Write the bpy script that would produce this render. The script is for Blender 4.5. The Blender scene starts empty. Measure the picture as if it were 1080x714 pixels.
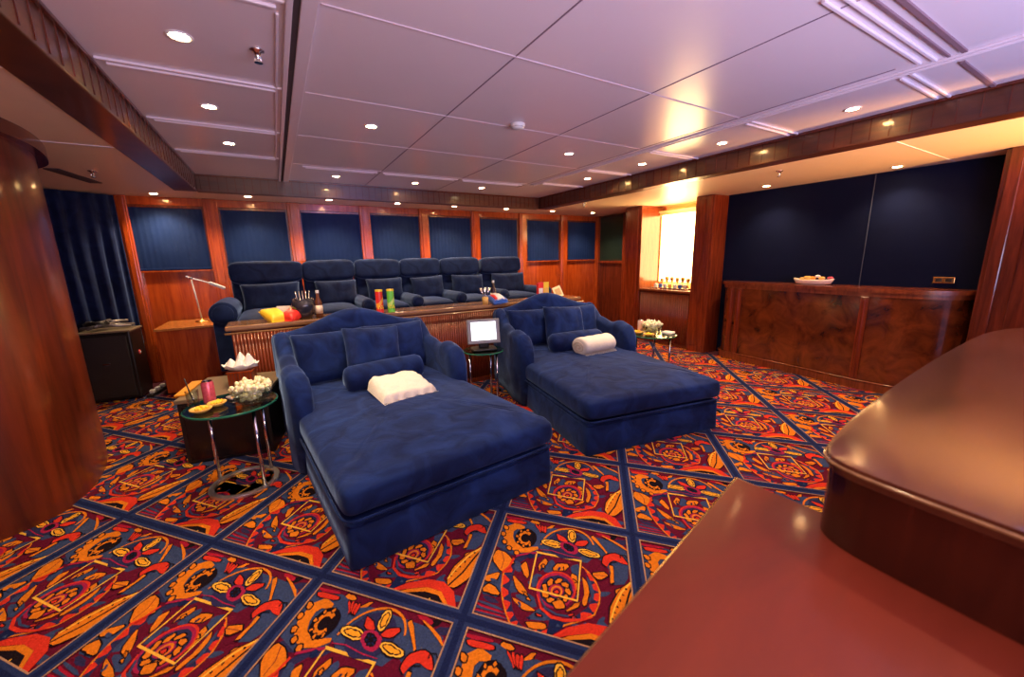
import bpy, bmesh, math, random
from mathutils import Vector, Matrix, noise
random.seed(4)
PI = math.pi
sc = bpy.context.scene
# ------------------------------------------------------------------ camera
W_, H_ = 1080, 714
F_ = 416.0
RX = Vector((0.86097709, -0.50824347, -0.02017484))
DN = Vector((-0.11895866, -0.16263791, -0.97948851))
FW = Vector((0.49453745, 0.84571714, -0.20048748))
CAM = Vector((0, 0, 1.45))
cd = bpy.data.cameras.new('camera'); cam = bpy.data.objects.new('camera', cd)
sc.collection.objects.link(cam); sc.camera = cam
m3 = Matrix((RX, -DN, -FW)).transposed()
cam.matrix_world = Matrix.Translation(CAM) @ m3.to_4x4()
cd.sensor_fit = 'HORIZONTAL'; cd.sensor_width = 36; cd.lens = 36 * F_ / W_
cd.clip_start = 0.02; cd.clip_end = 60
cd.dof.use_dof = True; cd.dof.focus_distance = 3.2; cd.dof.aperture_fstop = 1.8
# ------------------------------------------------------------------ light levels
sc.view_settings.view_transform = 'Standard'; sc.view_settings.look = 'None'
sc.view_settings.gamma = 1.0; sc.view_settings.use_curve_mapping = False
sc.view_settings.exposure = 0.70
WORLD_COL, WORLD_STR = (0.62, 0.52, 1.0), 0.20       # added lilac ambient fill, entering by the open aft side behind the camera
P_SPOT, P_SOFF, P_NICHE, P_REAR, P_WARM = 38.0, 54.0, 9.0, 85.0, 46.0
w = bpy.data.worlds.new('world'); sc.world = w; w.use_nodes = True
w.node_tree.nodes['Background'].inputs[0].default_value = (*WORLD_COL, 1)
w.node_tree.nodes['Background'].inputs[1].default_value = WORLD_STR

def light(name, kind, loc, power, col, parent=None, **k):
    d = bpy.data.lights.new(name, kind); d.energy = power; d.color = col
    for a, b in k.items():
        if a != 'rot': setattr(d, a, b)
    o = bpy.data.objects.new(name, d); sc.collection.objects.link(o); o.location = loc
    if 'rot' in k: o.rotation_euler = k['rot']
    if parent: o.parent = parent
    return o

# ------------------------------------------------------------------ materials
def nodes(name):
    m = bpy.data.materials.new(name); m.use_nodes = True
    nt = m.node_tree; return m, nt, nt.nodes['Principled BSDF']
def setp(p, **k):
    for a, b in k.items():
        a = a.replace('_', ' ')
        if a in p.inputs: p.inputs[a].default_value = b
def mat(name, col, rough=.5, metal=0, noise_amt=.08, scale=30, bump=0, **k):
    m, nt, p = nodes(name)
    n = nt.nodes.new('ShaderNodeTexNoise'); n.inputs['Scale'].default_value = scale; n.inputs['Detail'].default_value = 4
    tc = nt.nodes.new('ShaderNodeTexCoord'); nt.links.new(tc.outputs['Object'], n.inputs['Vector'])
    r = nt.nodes.new('ShaderNodeMix'); r.data_type = 'RGBA'
    r.inputs[6].default_value = (*[c * (1 - noise_amt) for c in col], 1)
    r.inputs[7].default_value = (*[min(1, c * (1 + noise_amt)) for c in col], 1)
    nt.links.new(n.outputs['Fac'], r.inputs[0]); nt.links.new(r.outputs[2], p.inputs['Base Color'])
    setp(p, Roughness=rough, Metallic=metal, **k)
    if bump:
        b = nt.nodes.new('ShaderNodeBump'); b.inputs['Strength'].default_value = bump; b.inputs['Distance'].default_value = .01
        nt.links.new(n.outputs['Fac'], b.inputs['Height']); nt.links.new(b.outputs['Normal'], p.inputs['Normal'])
    return m
def wood(name, dark, light_, rough=.25, stretch=(14, 14, 1.2), scale=2.0, coat=.4, burl=0):
    m, nt, p = nodes(name)
    tc = nt.nodes.new('ShaderNodeTexCoord'); mp = nt.nodes.new('ShaderNodeMapping'); mp.inputs['Scale'].default_value = stretch
    nt.links.new(tc.outputs['Object'], mp.inputs['Vector'])
    n = nt.nodes.new('ShaderNodeTexNoise'); n.inputs['Scale'].default_value = scale; n.inputs['Detail'].default_value = 8
    n.inputs['Distortion'].default_value = .6 + burl; n.inputs['Roughness'].default_value = .6
    nt.links.new(mp.outputs[0], n.inputs['Vector'])
    cr = nt.nodes.new('ShaderNodeValToRGB'); cr.color_ramp.elements[0].position = .3; cr.color_ramp.elements[1].position = .7
    cr.color_ramp.elements[0].color = (*dark, 1); cr.color_ramp.elements[1].color = (*light_, 1)
    nt.links.new(n.outputs['Fac'], cr.inputs[0]); nt.links.new(cr.outputs[0], p.inputs['Base Color'])
    setp(p, Roughness=rough, Coat_Weight=coat, Coat_Roughness=.12)
    return m
def emit(name, col, strength):
    m, nt, p = nodes(name); setp(p, Base_Color=(*col, 1), Emission_Color=(*col, 1), Emission_Strength=strength, Roughness=.4); return m
def glass(name, col=(1, 1, 1), rough=.03, refl=1.3):
    m, nt, p = nodes(name); nt.nodes.remove(p)     # thin clear glass: tinted see-through plus Fresnel reflection
    tr = nt.nodes.new('ShaderNodeBsdfTransparent'); tr.inputs[0].default_value = (*col, 1)
    gl = nt.nodes.new('ShaderNodeBsdfGlossy'); gl.inputs['Roughness'].default_value = rough
    lw = nt.nodes.new('ShaderNodeLayerWeight'); lw.inputs[0].default_value = .5
    pw = nt.nodes.new('ShaderNodeMath'); pw.operation = 'POWER'; pw.inputs[1].default_value = 3.5; nt.links.new(lw.outputs['Facing'], pw.inputs[0])
    fr = nt.nodes.new('ShaderNodeMath'); fr.operation = 'MULTIPLY_ADD'; fr.inputs[1].default_value = .45*refl; fr.inputs[2].default_value = .05; nt.links.new(pw.outputs[0], fr.inputs[0])
    mx_ = nt.nodes.new('ShaderNodeMixShader'); nt.links.new(fr.outputs[0], mx_.inputs[0]); nt.links.new(tr.outputs[0], mx_.inputs[1]); nt.links.new(gl.outputs[0], mx_.inputs[2])
    nt.links.new(mx_.outputs[0], nt.nodes['Material Output'].inputs[0]); return m
def velvet(name, a, b, sheen=.6, bump=.25):
    m, nt, p = nodes(name)
    tc = nt.nodes.new('ShaderNodeTexCoord')
    n = nt.nodes.new('ShaderNodeTexNoise'); n.inputs['Scale'].default_value = 5; n.inputs['Detail'].default_value = 6; n.inputs['Distortion'].default_value = 1.2
    nt.links.new(tc.outputs['Object'], n.inputs['Vector'])
    cr = nt.nodes.new('ShaderNodeValToRGB'); cr.color_ramp.elements[0].position = .35; cr.color_ramp.elements[1].position = .7
    cr.color_ramp.elements[0].color = (*a, 1); cr.color_ramp.elements[1].color = (*b, 1)
    nt.links.new(n.outputs['Fac'], cr.inputs[0]); nt.links.new(cr.outputs[0], p.inputs['Base Color'])
    bp = nt.nodes.new('ShaderNodeBump'); bp.inputs['Strength'].default_value = bump; bp.inputs['Distance'].default_value = .03
    nt.links.new(n.outputs['Fac'], bp.inputs['Height']); nt.links.new(bp.outputs[0], p.inputs['Normal'])
    setp(p, Roughness=.9, Sheen_Weight=sheen, Sheen_Roughness=.35, Sheen_Tint=(.30, .48, 1, 1))
    p.inputs['Specular IOR Level'].default_value = .15
    return m

WD = dict(
    wall=wood('mahogany_wall', (.25, .030, .005), (.48, .085, .012), .22),
    pillar=wood('mahogany_pillar', (.11, .015, .005), (.25, .040, .010), .2),
    dark=wood('mahogany_dark', (.06, .010, .005), (.15, .025, .009), .25),
    column=wood('mahogany_column', (.040, .006, .003), (.20, .032, .008), .34, (5, 5, .5), 1.6),
    beam=wood('cornice_wood', (.045, .010, .004), (.11, .026, .009), .4, (1.5, 1.5, 12)),
    burl=wood('burl_panel', (.04, .007, .003), (.19, .042, .010), .16, (3.2, 3.2, 3.2), 1.5, .8, .3),
    barw=wood('bar_frame_wood', (.12, .024, .008), (.26, .06, .018), .2),
    counter=wood('counter_top_wood', (.095, .012, .006), (.16, .021, .010), .42, (1.5, 6, 2), .8, .15),
    counterhi=wood('bar_top_wood', (.05, .012, .007), (.12, .036, .020), .20, (1.5, 6, 2), .8, .35),
    cside=wood('counter_side_wood', (.022, .004, .003), (.055, .009, .005), .16),
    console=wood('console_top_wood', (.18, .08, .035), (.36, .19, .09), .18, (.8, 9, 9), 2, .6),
    reed=wood('reeded_wood', (.15, .022, .008), (.28, .05, .014), .3, (20, 20, 1), 1.5),
)
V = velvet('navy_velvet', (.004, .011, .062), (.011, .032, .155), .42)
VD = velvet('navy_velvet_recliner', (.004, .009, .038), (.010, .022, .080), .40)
CURT = velvet('curtain_velvet', (.006, .010, .04), (.012, .022, .08), .4, .1)
BLIND = mat('blind_fabric', (.004, .016, .078), .75, 0, .3, 3, 0, Specular_IOR_Level=.15)
SCREEN = mat('navy_wall_fabric', (.002, .004, .022), .9, 0, .35, 1.3, 0, Specular_IOR_Level=.12)
BLACK = mat('black_case', (.012, .010, .010), .35)
TAUPE = mat('taupe_laminate', (.22, .17, .11), .28, 0, .12, 60)
CEIL = mat('ceiling_panel', (.76, .68, .74), .25, 0, .03, 2)
SOFF = mat('soffit_panel', (.80, .60, .42), .38, 0, .03, 2)
MOLD = mat('ceiling_moulding', (.80, .72, .80), .3, 0, .03, 3)
GAP = mat('shadow_gap', (.05, .035, .04), .7)
CHROME = mat('chrome', (.75, .75, .78), .12, 1.0, .02)
BRASS = mat('brass', (.75, .50, .2), .25, 1.0, .05)
WHITE = mat('white_plastic', (.8, .8, .8), .4)
TOWEL = mat('cream_towel', (.84, .78, .72), .95, 0, .12, 90, .5)
GLASS = glass('clear_glass', (.88, .93, .90), .03, 1.6); GGREEN = glass('glass_table_top', (.72, .88, .80), .02, 1.5)
GEDGE = mat('green_glass_edge', (.015, .13, .085), .1)
LAMPE = emit('downlight_glow', (1, .78, .48), 55)
POP = mat('popcorn', (.88, .80, .55), .8, 0, .15, 80, .4)
RED = mat('red_pack', (.75, .03, .025), .35); GRN = mat('green_pack', (.15, .60, .06), .35)
YEL = mat('yellow_pack', (.90, .62, .04), .35); ORG = mat('orange_paper', (.90, .36, .03), .4)
BLU = mat('blue_pack', (.05, .15, .55), .3); PINK = mat('pink_red_can', (.75, .10, .16), .25, .3, .6, 60)
DGLASS = mat('dark_glass', (.03, .03, .05), .08, .3, .1, 10, 0, Coat_Weight=.6)
GREY = mat('grey_metal', (.22, .20, .20), .35, .6)
AMBER = mat('amber_ceramic', (.80, .48, .12), .2, 0, .2, 40)

WD['counter'].node_tree.nodes['Principled BSDF'].inputs['Specular IOR Level'].default_value = .25
# ------------------------------------------------------------------ mesh helpers
COL = sc.collection
def obj(name, bm, material, parent=None, smooth=False, kind=None):
    me = bpy.data.meshes.new(name)
    if isinstance(bm, tuple): me.from_pydata(*bm)
    else:
        bmesh.ops.recalc_face_normals(bm, faces=bm.faces); bm.to_mesh(me); bm.free()
    for m in (material if isinstance(material, (list, tuple)) else [material]): me.materials.append(m)
    if smooth:
        me.polygons.foreach_set('use_smooth', [True] * len(me.polygons))
        if smooth == 'auto':
            try: me.set_sharp_from_angle(angle=math.radians(40))
            except Exception: pass
    o = bpy.data.objects.new(name, me); COL.objects.link(o)
    if parent: o.parent = parent
    if kind: o['kind'] = kind
    return o
def tag(o, label, cat, group=None):
    o['label'] = label; o['category'] = cat
    if group: o['group'] = group
    return o
def thing(name, label, cat, loc=(0, 0, 0), rz=0, group=None):
    o = bpy.data.objects.new(name, None); COL.objects.link(o); o.empty_display_size = .1
    o.location = loc; o.rotation_euler = (0, 0, rz); return tag(o, label, cat, group)
def struct(name, bm, m, parent=None, smooth=False): return obj(name, bm, m, parent, smooth, 'structure')
def dup(root, loc, rz, label=None):
    r = root.copy(); COL.objects.link(r); r.location = loc; r.rotation_euler = (0, 0, rz)
    if label: r['label'] = label
    for ch in list(root.children):
        c = ch.copy(); COL.objects.link(c); c.parent = r
        for g in list(ch.children):
            d = g.copy(); COL.objects.link(d); d.parent = c
    return r
def NB(): return bmesh.new()
def box(bm, x0, x1, y0, y1, z0, z1, bev=0, seg=2, mi=0, rot=None):
    M = Matrix.Translation(((x0+x1)/2, (y0+y1)/2, (z0+z1)/2))
    if rot: M = M @ rot
    r = bmesh.ops.create_cube(bm, size=1, matrix=M @ Matrix.Diagonal((x1-x0, y1-y0, z1-z0, 1)))
    vs = r['verts']; fs = {f for v in vs for f in v.link_faces}
    for f in fs: f.material_index = mi
    if bev:
        es = list({e for v in vs for e in v.link_edges})
        rr = bmesh.ops.bevel(bm, geom=es, offset=bev, segments=seg, affect='EDGES', profile=.5)
        for f in rr['faces']: f.material_index = mi
    return bm
def prism(bm, pts, z0, z1, bev=0, seg=2, mi=0):
    lo = [bm.verts.new((x, y, z0)) for x, y in pts]; hi = [bm.verts.new((x, y, z1)) for x, y in pts]
    n = len(pts); fs = [bm.faces.new(lo[::-1]), bm.faces.new(hi)]
    for i in range(n): fs.append(bm.faces.new((lo[i], lo[(i+1) % n], hi[(i+1) % n], hi[i])))
    for f in fs: f.material_index = mi
    if bev:
        es = list(fs[1].edges) + list(fs[0].edges)
        bmesh.ops.bevel(bm, geom=es, offset=bev, segments=seg, affect='EDGES', profile=.5)
    return bm
def lathe(bm, prof, c=(0, 0, 0), n=28, mi=0, a0=0, axis='z', sy=1):
    rings = []
    for r, z in prof:
        ring = []
        for i in range(n):
            a = 2*PI*i/n
            p = (r*math.cos(a), r*math.sin(a)*sy, z)
            if axis == 'y': p = (p[0], z, p[1])
            if axis == 'x': p = (z, p[0], p[1])
            ring.append(bm.verts.new((c[0]+p[0], c[1]+p[1], c[2]+p[2])))
        rings.append(ring)
    for a, b in zip(rings, rings[1:]):
        for i in range(n):
            f = bm.faces.new((a[i], a[(i+1) % n], b[(i+1) % n], b[i])); f.material_index = mi
    for ring in (rings[0], rings[-1]):
        try: f = bm.faces.new(ring); f.material_index = mi
        except Exception: pass
    return bm
def tube(bm, pts, r, n=10, mi=0, closed=False):
    pts = [Vector(p) for p in pts]; rings = []; N = len(pts)
    for i, p in enumerate(pts):
        if closed: d = pts[(i+1) % N] - pts[i-1]
        else: d = pts[min(i+1, N-1)] - pts[max(i-1, 0)]
        d.normalize(); up = Vector((0, 0, 1)) if abs(d.z) < .9 else Vector((1, 0, 0))
        s = d.cross(up).normalized(); t = s.cross(d)
        rr = r[i] if isinstance(r, (list, tuple)) else r
        rings.append([bm.verts.new(p + s*math.cos(2*PI*k/n)*rr + t*math.sin(2*PI*k/n)*rr) for k in range(n)])
    prs = list(zip(rings, rings[1:])) + ([(rings[-1], rings[0])] if closed else [])
    for a, b in prs:
        for i in range(n):
            f = bm.faces.new((a[i], a[(i+1) % n], b[(i+1) % n], b[i])); f.material_index = mi
    if not closed:
        for ring in (rings[0], rings[-1]): bm.faces.new(ring).material_index = mi
    return bm
def spow(v, e): return math.copysign(abs(v)**e, v)
def superbox(bm, c, s, e1=.25, e2=.2, nu=48, nv=24, rot=None, wr=0, seed=0, crown=0, fn=None):
    """soft box: c centre, s full size, e1 roundness seen from the side, e2 seen from above"""
    rot = rot or Matrix.Identity(4); C = Vector(c); rings = []
    for j in range(1, nv):
        v = -PI/2 + PI*j/nv; ring = []
        for i in range(nu):
            u = 2*PI*(i+.5)/nu
            p = Vector((spow(math.cos(v), e1)*spow(math.cos(u), e2)*s[0]/2,
                        spow(math.cos(v), e1)*spow(math.sin(u), e2)*s[1]/2, spow(math.sin(v), e1)*s[2]/2))
            ring.append(p)
        rings.append(ring)
    # close the caps with shrunken rings so the top is meshed and can wrinkle
    def capr(ring, z):
        out = []
        for k in (.85, .7, .55, .4, .25, .1): out.append([Vector((p.x*k, p.y*k, z)) for p in ring])
        return out
    allr = capr(rings[0], rings[0][0].z)[::-1] + rings + capr(rings[-1], rings[-1][0].z)
    vr = []
    for ring in allr:
        rr = []
        for p in ring:
            if crown and p.z > 0:
                p = p.copy(); p.z += crown*(1-(2*p.x/s[0])**2)*(1-(2*p.y/s[1])**2)
            if fn: p = fn(p)
            if wr:
                q = p*3.0 + Vector((seed, seed*2, 0))
                n1 = noise.noise(q)*wr + noise.noise(q*2.7 + Vector((5, 1, 2)))*wr*.5
                p = p + p.normalized()*n1
            rr.append(bm.verts.new(C + rot @ p))
        vr.append(rr)
    n = nu
    for a, b in zip(vr, vr[1:]):
        for i in range(n): bm.faces.new((a[i], a[(i+1) % n], b[(i+1) % n], b[i]))
    bm.faces.new(vr[0]); bm.faces.new(vr[-1])
    return bm
def pillow(bm, c, w, h, t, rot=None, n=22, seed=0, wr=.008, pull=.06):
    """a sewn cushion: local x = width, z = height, y = thickness"""
    rot = rot or Matrix.Identity(4); C = Vector(c); g = {}
    for s in (-1, 1):
        for i in range(n+1):
            for j in range(n+1):
                if s == 1 and (i in (0, n) or j in (0, n)): g[s, i, j] = g[-1, i, j]; continue
                u = 2*i/n-1; v = 2*j/n-1
                u = math.sin(u*PI/2)*.4 + u*.6; v = math.sin(v*PI/2)*.4 + v*.6
                th = (((1-abs(u)**4)*(1-abs(v)**4))**.42)*t/2+.004*(s != 0)*(abs(u) < .999 and abs(v) < .999)
                x = u*w/2*(1-pull*(1-v*v)*abs(u)); z = v*h/2*(1-pull*(1-u*u)*abs(v))
                q = Vector((x*6+seed, z*6, s*2+seed)); th *= 1 + noise.noise(q)*.18
                cre = noise.noise(Vector((x*16+seed, z*5, s)))*wr*(1 if abs(u) < .95 and abs(v) < .95 else 0)
                g[s, i, j] = bm.verts.new(C + rot @ Vector((x, s*(th+cre), z)))
    for s in (-1, 1):
        for i in range(n):
            for j in range(n):
                f = (g[s, i, j], g[s, i+1, j], g[s, i+1, j+1], g[s, i, j+1])
                try: bm.faces.new(f if s == -1 else f[::-1])
                except Exception: pass
    return bm
def sweepwall(bm, path, z0, nsec=8):
    """upholstered wall with a rounded top swept along path of (x, y, height, halfwidth)"""
    rings = []; N = len(path)
    for i, (x, y, h, hw) in enumerate(path):
        a = path[max(i-1, 0)]; b = path[min(i+1, N-1)]
        d = Vector((b[0]-a[0], b[1]-a[1], 0)).normalized(); s = Vector((d.y, -d.x, 0)); P = Vector((x, y, 0))
        hh = max(h-hw, z0+.01)
        sec = [(-hw, z0), (-hw*1.0, z0+(hh-z0)*.5), (-hw, hh)]
        sec += [(-hw*math.cos(PI*k/nsec), hh+(h-hh)*math.sin(PI*k/nsec)) for k in range(1, nsec)]
        sec += [(hw, hh), (hw, z0+(hh-z0)*.5), (hw, z0)]
        rings.append([bm.verts.new(P + s*u + Vector((0, 0, z))) for u, z in sec])
    m = len(rings[0])
    for a, b in zip(rings, rings[1:]):
        for i in range(m): bm.faces.new((a[i], a[(i+1) % m], b[(i+1) % m], b[i]))
    bm.faces.new(rings[0]); bm.faces.new(rings[-1])
    return bm
def rotx(a): return Matrix.Rotation(a, 4, 'X')
def roty(a): return Matrix.Rotation(a, 4, 'Y')
def rotz(a): return Matrix.Rotation(a, 4, 'Z')
def lerp_tab(tab, s):
    for (a, va), (b, vb) in zip(tab, tab[1:]):
        if s <= b:
            t = (s-a)/(b-a); t = t*t*(3-2*t); return va+(vb-va)*t
    return tab[-1][1]

# ================================================================== SETTING
ZC, ZS, YB = 2.42, 2.25, 6.45
FX0, FX1, FY1 = -.65, 3.92, 5.72       # raised ceiling field
# --- floor
struct('floor', box(NB(), -2.5, 6.1, -1.2, 6.5, -.1, 0), mat('carpet_ground', (.10, .012, .03), .95, 0, .3, 120))
# --- carpet inlay: one woven tile repeated on a diagonal lattice
LO, LA, LB = Vector((.49034, 1.28497)), Vector((.48955, .54003)), Vector((-.47458, .5541))
def unproj(px, py):
    d = RX*(px-540) + DN*(py-357) + FW*F_
    t = -CAM.z/d.z; return Vector((CAM.x+d.x*t, CAM.y+d.y*t))
det = LA.x*LB.y-LA.y*LB.x
def touv(p):
    q = p-LO; return ((q.x*LB.y-q.y*LB.x)/det, (LA.x*q.y-LA.y*q.x)/det)
ZM = {1: (470, 520, 4.462), 3: (300, 600, 5.4), 5: (320, 460, 2.811), 2: (180, 560, 4.635)}
SH = []    # (uv polygon, colour key)
def addpoly(z, pts, c):
    ox, oy, s = ZM[z]
    uv = [touv(unproj(ox+x/s, oy+y/s)) for x, y in pts]
    cu = sum(u for u, v in uv)/len(uv); cv = sum(v for u, v in uv)/len(uv)
    fu, fv = math.floor(cu), math.floor(cv)
    SH.append(([(u-fu, v-fv) for u, v in uv], c))
def stroke(z, pts, wd, c, closed=False):
    # thick polyline as quads
    if closed: pts = pts+[pts[0]]
    ox, oy, s = ZM[z]; L = []; R = []
    n = len(pts)
    for i, (x, y) in enumerate(pts):
        if closed: a, b = pts[(i-1) % (n-1)], pts[(i+1) % (n-1)] if i < n-1 else pts[1]
        else: a, b = pts[max(0, i-1)], pts[min(n-1, i+1)]
        dx, dy = b[0]-a[0], b[1]-a[1]; l = math.hypot(dx, dy) or 1
        ww = wd[i] if isinstance(wd, (list, tuple)) else wd
        L.append((x-dy/l*ww/2, y+dx/l*ww/2)); R.append((x+dy/l*ww/2, y-dx/l*ww/2))
    cx = sum(p[0] for p in pts)/n; cy = sum(p[1] for p in pts)/n
    cu, cv = touv(unproj(ox+cx/s, oy+cy/s)); fu, fv = math.floor(cu), math.floor(cv)
    ul = [touv(unproj(ox+x/s, oy+y/s)) for x, y in L]; ur = [touv(unproj(ox+x/s, oy+y/s)) for x, y in R]
    quads = []
    for i in range(n-1):
        quads.append([(u-fu, v-fv) for u, v in (ul[i], ul[i+1], ur[i+1], ur[i])])
    SH.append((quads, c))
def ell(z, cx, cy, rx, ry, a, c, n=14):
    a = math.radians(a)
    addpoly(z, [(cx+rx*math.cos(t)*math.cos(a)-ry*math.sin(t)*math.sin(a), cy+rx*math.cos(t)*math.sin(a)+ry*math.sin(t)*math.cos(a)) for t in [2*PI*k/n for k in range(n)]], c)
def ring(z, cx, cy, rx, ry, wd, c, a0=0, a1=360, n=22):
    stroke(z, [(cx+rx*math.cos(math.radians(a0+(a1-a0)*k/n)), cy+ry*math.sin(math.radians(a0+(a1-a0)*k/n))) for k in range(n+1)], wd, c)
# ground areas
_r = random.Random(21)
for _k in range(60):
    u0, v0 = _r.uniform(.06, .94), _r.uniform(.06, .94); a0 = _r.uniform(0, PI); l_ = _r.uniform(.03, .075); w_ = l_*_r.uniform(.25, .5)
    SH.append(([(u0+l_*math.cos(t)*math.cos(a0)-w_*math.sin(t)*math.sin(a0), v0+l_*math.cos(t)*math.sin(a0)+w_*math.sin(t)*math.cos(a0)) for t in (0, .9, 1.9, 3.1, 4.1, 5.3)], _r.choice('BBBCOKDDO')))
addpoly(1, [(262, 112), (420, 140), (460, 190), (430, 290), (330, 300), (255, 260), (225, 240)], 'B')
addpoly(1, [(440, 150), (835, 240), (860, 300), (855, 430), (780, 440), (760, 340), (640, 330), (430, 280)], 'B')
addpoly(1, [(700, 300), (760, 340), (780, 430), (720, 470), (690, 400), (650, 350)], 'M')
addpoly(1, [(215, 320), (262, 300), (262, 500), (150, 470)], 'B')
for k in range(4): addpoly(1, [(150-k*7, 500+k*26), (268+k*10, 545+k*22), (272+k*10, 556+k*22), (146-k*7, 512+k*26)], 'B')
for k in range(3): addpoly(1, [(146-k*7, 516+k*27), (272+k*10, 562+k*22), (275+k*10, 572+k*22), (143-k*7, 526+k*27)], 'C')
# the big wreath
W = [(300, 330), (272, 380), (264, 440), (268, 500), (282, 560), (300, 610), (325, 645), (380, 665), (440, 672), (500, 655), (560, 625), (640, 602), (700, 575), (722, 520), (725, 470), (705, 420), (670, 375), (640, 350), (560, 330), (460, 290), (360, 290)]
addpoly(1, W, 'D'); stroke(1, W[:12], 9, 'O'); stroke(1, W[11:18], 9, 'O')
for k in range(0, 10):
    a, b = W[k], W[k+1]; cx, cy = 490, 460
    m = ((a[0]+b[0])/2, (a[1]+b[1])/2); tip = (m[0]+(cx-m[0])*.17, m[1]+(cy-m[1])*.17)
    addpoly(1, [a, b, tip], 'R')
for k in range(11, 17):
    a, b = W[k], W[k+1]; m = ((a[0]+b[0])/2, (a[1]+b[1])/2); addpoly(1, [a, b, (m[0]+(500-m[0])*.2, m[1]+(450-m[1])*.2)], 'R')
addpoly(1, [(330, 340), (400, 300), (640, 340), (690, 430), (685, 530), (600, 590), (480, 650), (360, 640), (315, 560), (302, 440)], 'M')
addpoly(1, [(308, 480), (412, 475), (432, 555)], 'B'); addpoly(1, [(372, 598), (456, 536), (492, 575), (480, 608)], 'B')
addpoly(1, [(490, 580), (568, 625), (468, 684)], 'N'); addpoly(1, [(310, 400), (345, 470), (300, 470)], 'B')
addpoly(1, [(315, 385), (345, 420), (388, 476), (355, 478), (325, 440)], 'O')
addpoly(1, [(312, 488), (400, 540), (425, 556), (372, 556), (328, 520)], 'O')
addpoly(1, [(368, 604), (472, 614), (476, 645), (396, 642)], 'O')
addpoly(1, [(355, 340), (378, 322), (396, 385), (386, 408), (364, 378)], 'O')
addpoly(1, [(330, 318), (355, 330), (352, 380), (322, 360)], 'B')
# square
SQ = [(430, 282), (636, 324), (620, 512), (394, 450)]
addpoly(1, SQ, 'M')
addpoly(1, [(455, 375), (492, 312), (520, 330), (505, 378)], 'B'); addpoly(1, [(498, 362), (530, 330), (588, 344), (552, 372)], 'O')
addpoly(1, [(434, 345), (470, 308), (482, 330), (446, 372)], 'O'); addpoly(1, [(585, 345), (630, 335), (625, 420), (600, 390)], 'B')
addpoly(1, [(590, 380), (622, 400), (618, 470), (600, 440)], 'O'); addpoly(1, [(405, 400), (432, 380), (430, 440), (402, 445)], 'B')
# rose
_r = random.Random(8)
for _k in range(26):
    a0 = _r.uniform(0, 2*PI); q_ = _r.uniform(110, 185); ell(1, 500+q_*math.cos(a0), 475+q_*.85*math.sin(a0), _r.uniform(8, 20), _r.uniform(4, 8), _r.uniform(0, 180), _r.choice('OBBKRN'), 7)
ell(1, 520, 462, 92, 86, 0, 'P'); ell(1, 520, 464, 80, 74, 0, 'D'); ring(1, 520, 458, 90, 82, 8, 'R', 180, 400)
for k in range(9):
    t = math.radians(k*40); ell(1, 520+56*math.cos(t), 466+48*math.sin(t), 19, 11, k*40+60, 'O', 8)
ell(1, 520, 464, 36, 32, 0, 'P'); ring(1, 522, 466, 24, 22, 9, 'O', 150, 420, 10); ell(1, 522, 470, 11, 9, 0, 'R', 8)
stroke(1, [(430, 480), (448, 545), (498, 588), (562, 604), (640, 602), (692, 590)], [6, 12, 15, 16, 12, 5], 'R')
stroke(1, [(445, 500), (470, 545), (520, 575), (580, 585)], 9, 'B')
addpoly(1, [(498, 515), (548, 505), (565, 545), (520, 550)], 'O')
addpoly(1, [(562, 566), (600, 528), (642, 512), (618, 548)], 'O')
addpoly(1, [(640, 395), (668, 430), (676, 480), (655, 540), (638, 520), (655, 470)], 'O')
addpoly(1, [(655, 385), (690, 430), (700, 480), (690, 520), (680, 460)], 'B')
stroke(1, SQ, 11, 'Y', True)
# spiral, top left
stroke(1, [(372, 168), (335, 158), (305, 172), (296, 210), (310, 246), (345, 268), (395, 270), (435, 262)], [14, 30, 40, 44, 42, 34, 26, 12], 'O')
for x, y in ((285, 165), (272, 195), (278, 232), (298, 262), (335, 285)): ell(1, x, y, 12, 9, 40, 'O', 6)
ell(1, 378, 216, 50, 46, 0, 'K'); ring(1, 376, 216, 28, 27, 13, 'O', 40, 320, 12); ell(1, 382, 216, 12, 10, 0, 'K', 8)
for t in range(60, 330, 45): ell(1, 376+40*math.cos(math.radians(t)), 216+38*math.sin(math.radians(t)), 7, 5, t, 'O', 6)
addpoly(1, [(290, 124), (376, 138), (382, 152), (296, 140)], 'R'); addpoly(1, [(286, 112), (374, 128), (376, 135), (288, 122)], 'C')
for k in range(4): addpoly(1, [(420+k*15, 150+k*3), (430+k*15, 152+k*3), (452+k*7, 186+k*2), (444+k*7, 188)], 'R')
stroke(1, [(330, 300), (380, 290), (430, 285)], 9, 'P'); ell(1, 398, 300, 14, 13, 0, 'N', 8)
# flag
addpoly(1, [(240, 268), (292, 288), (326, 330), (292, 352), (264, 380), (220, 312)], 'O'); stroke(1, [(322, 310), (300, 350), (268, 378)], 10, 'R')
stroke(1, [(265, 280), (275, 320), (262, 360)], 3, 'M')
addpoly(1, [(182, 396), (262, 376), (240, 412), (190, 422)], 'O'); addpoly(1, [(172, 462), (200, 428), (228, 440), (262, 486), (206, 474)], 'O')
ell(1, 225, 415, 16, 10, 20, 'B', 8)
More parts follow.
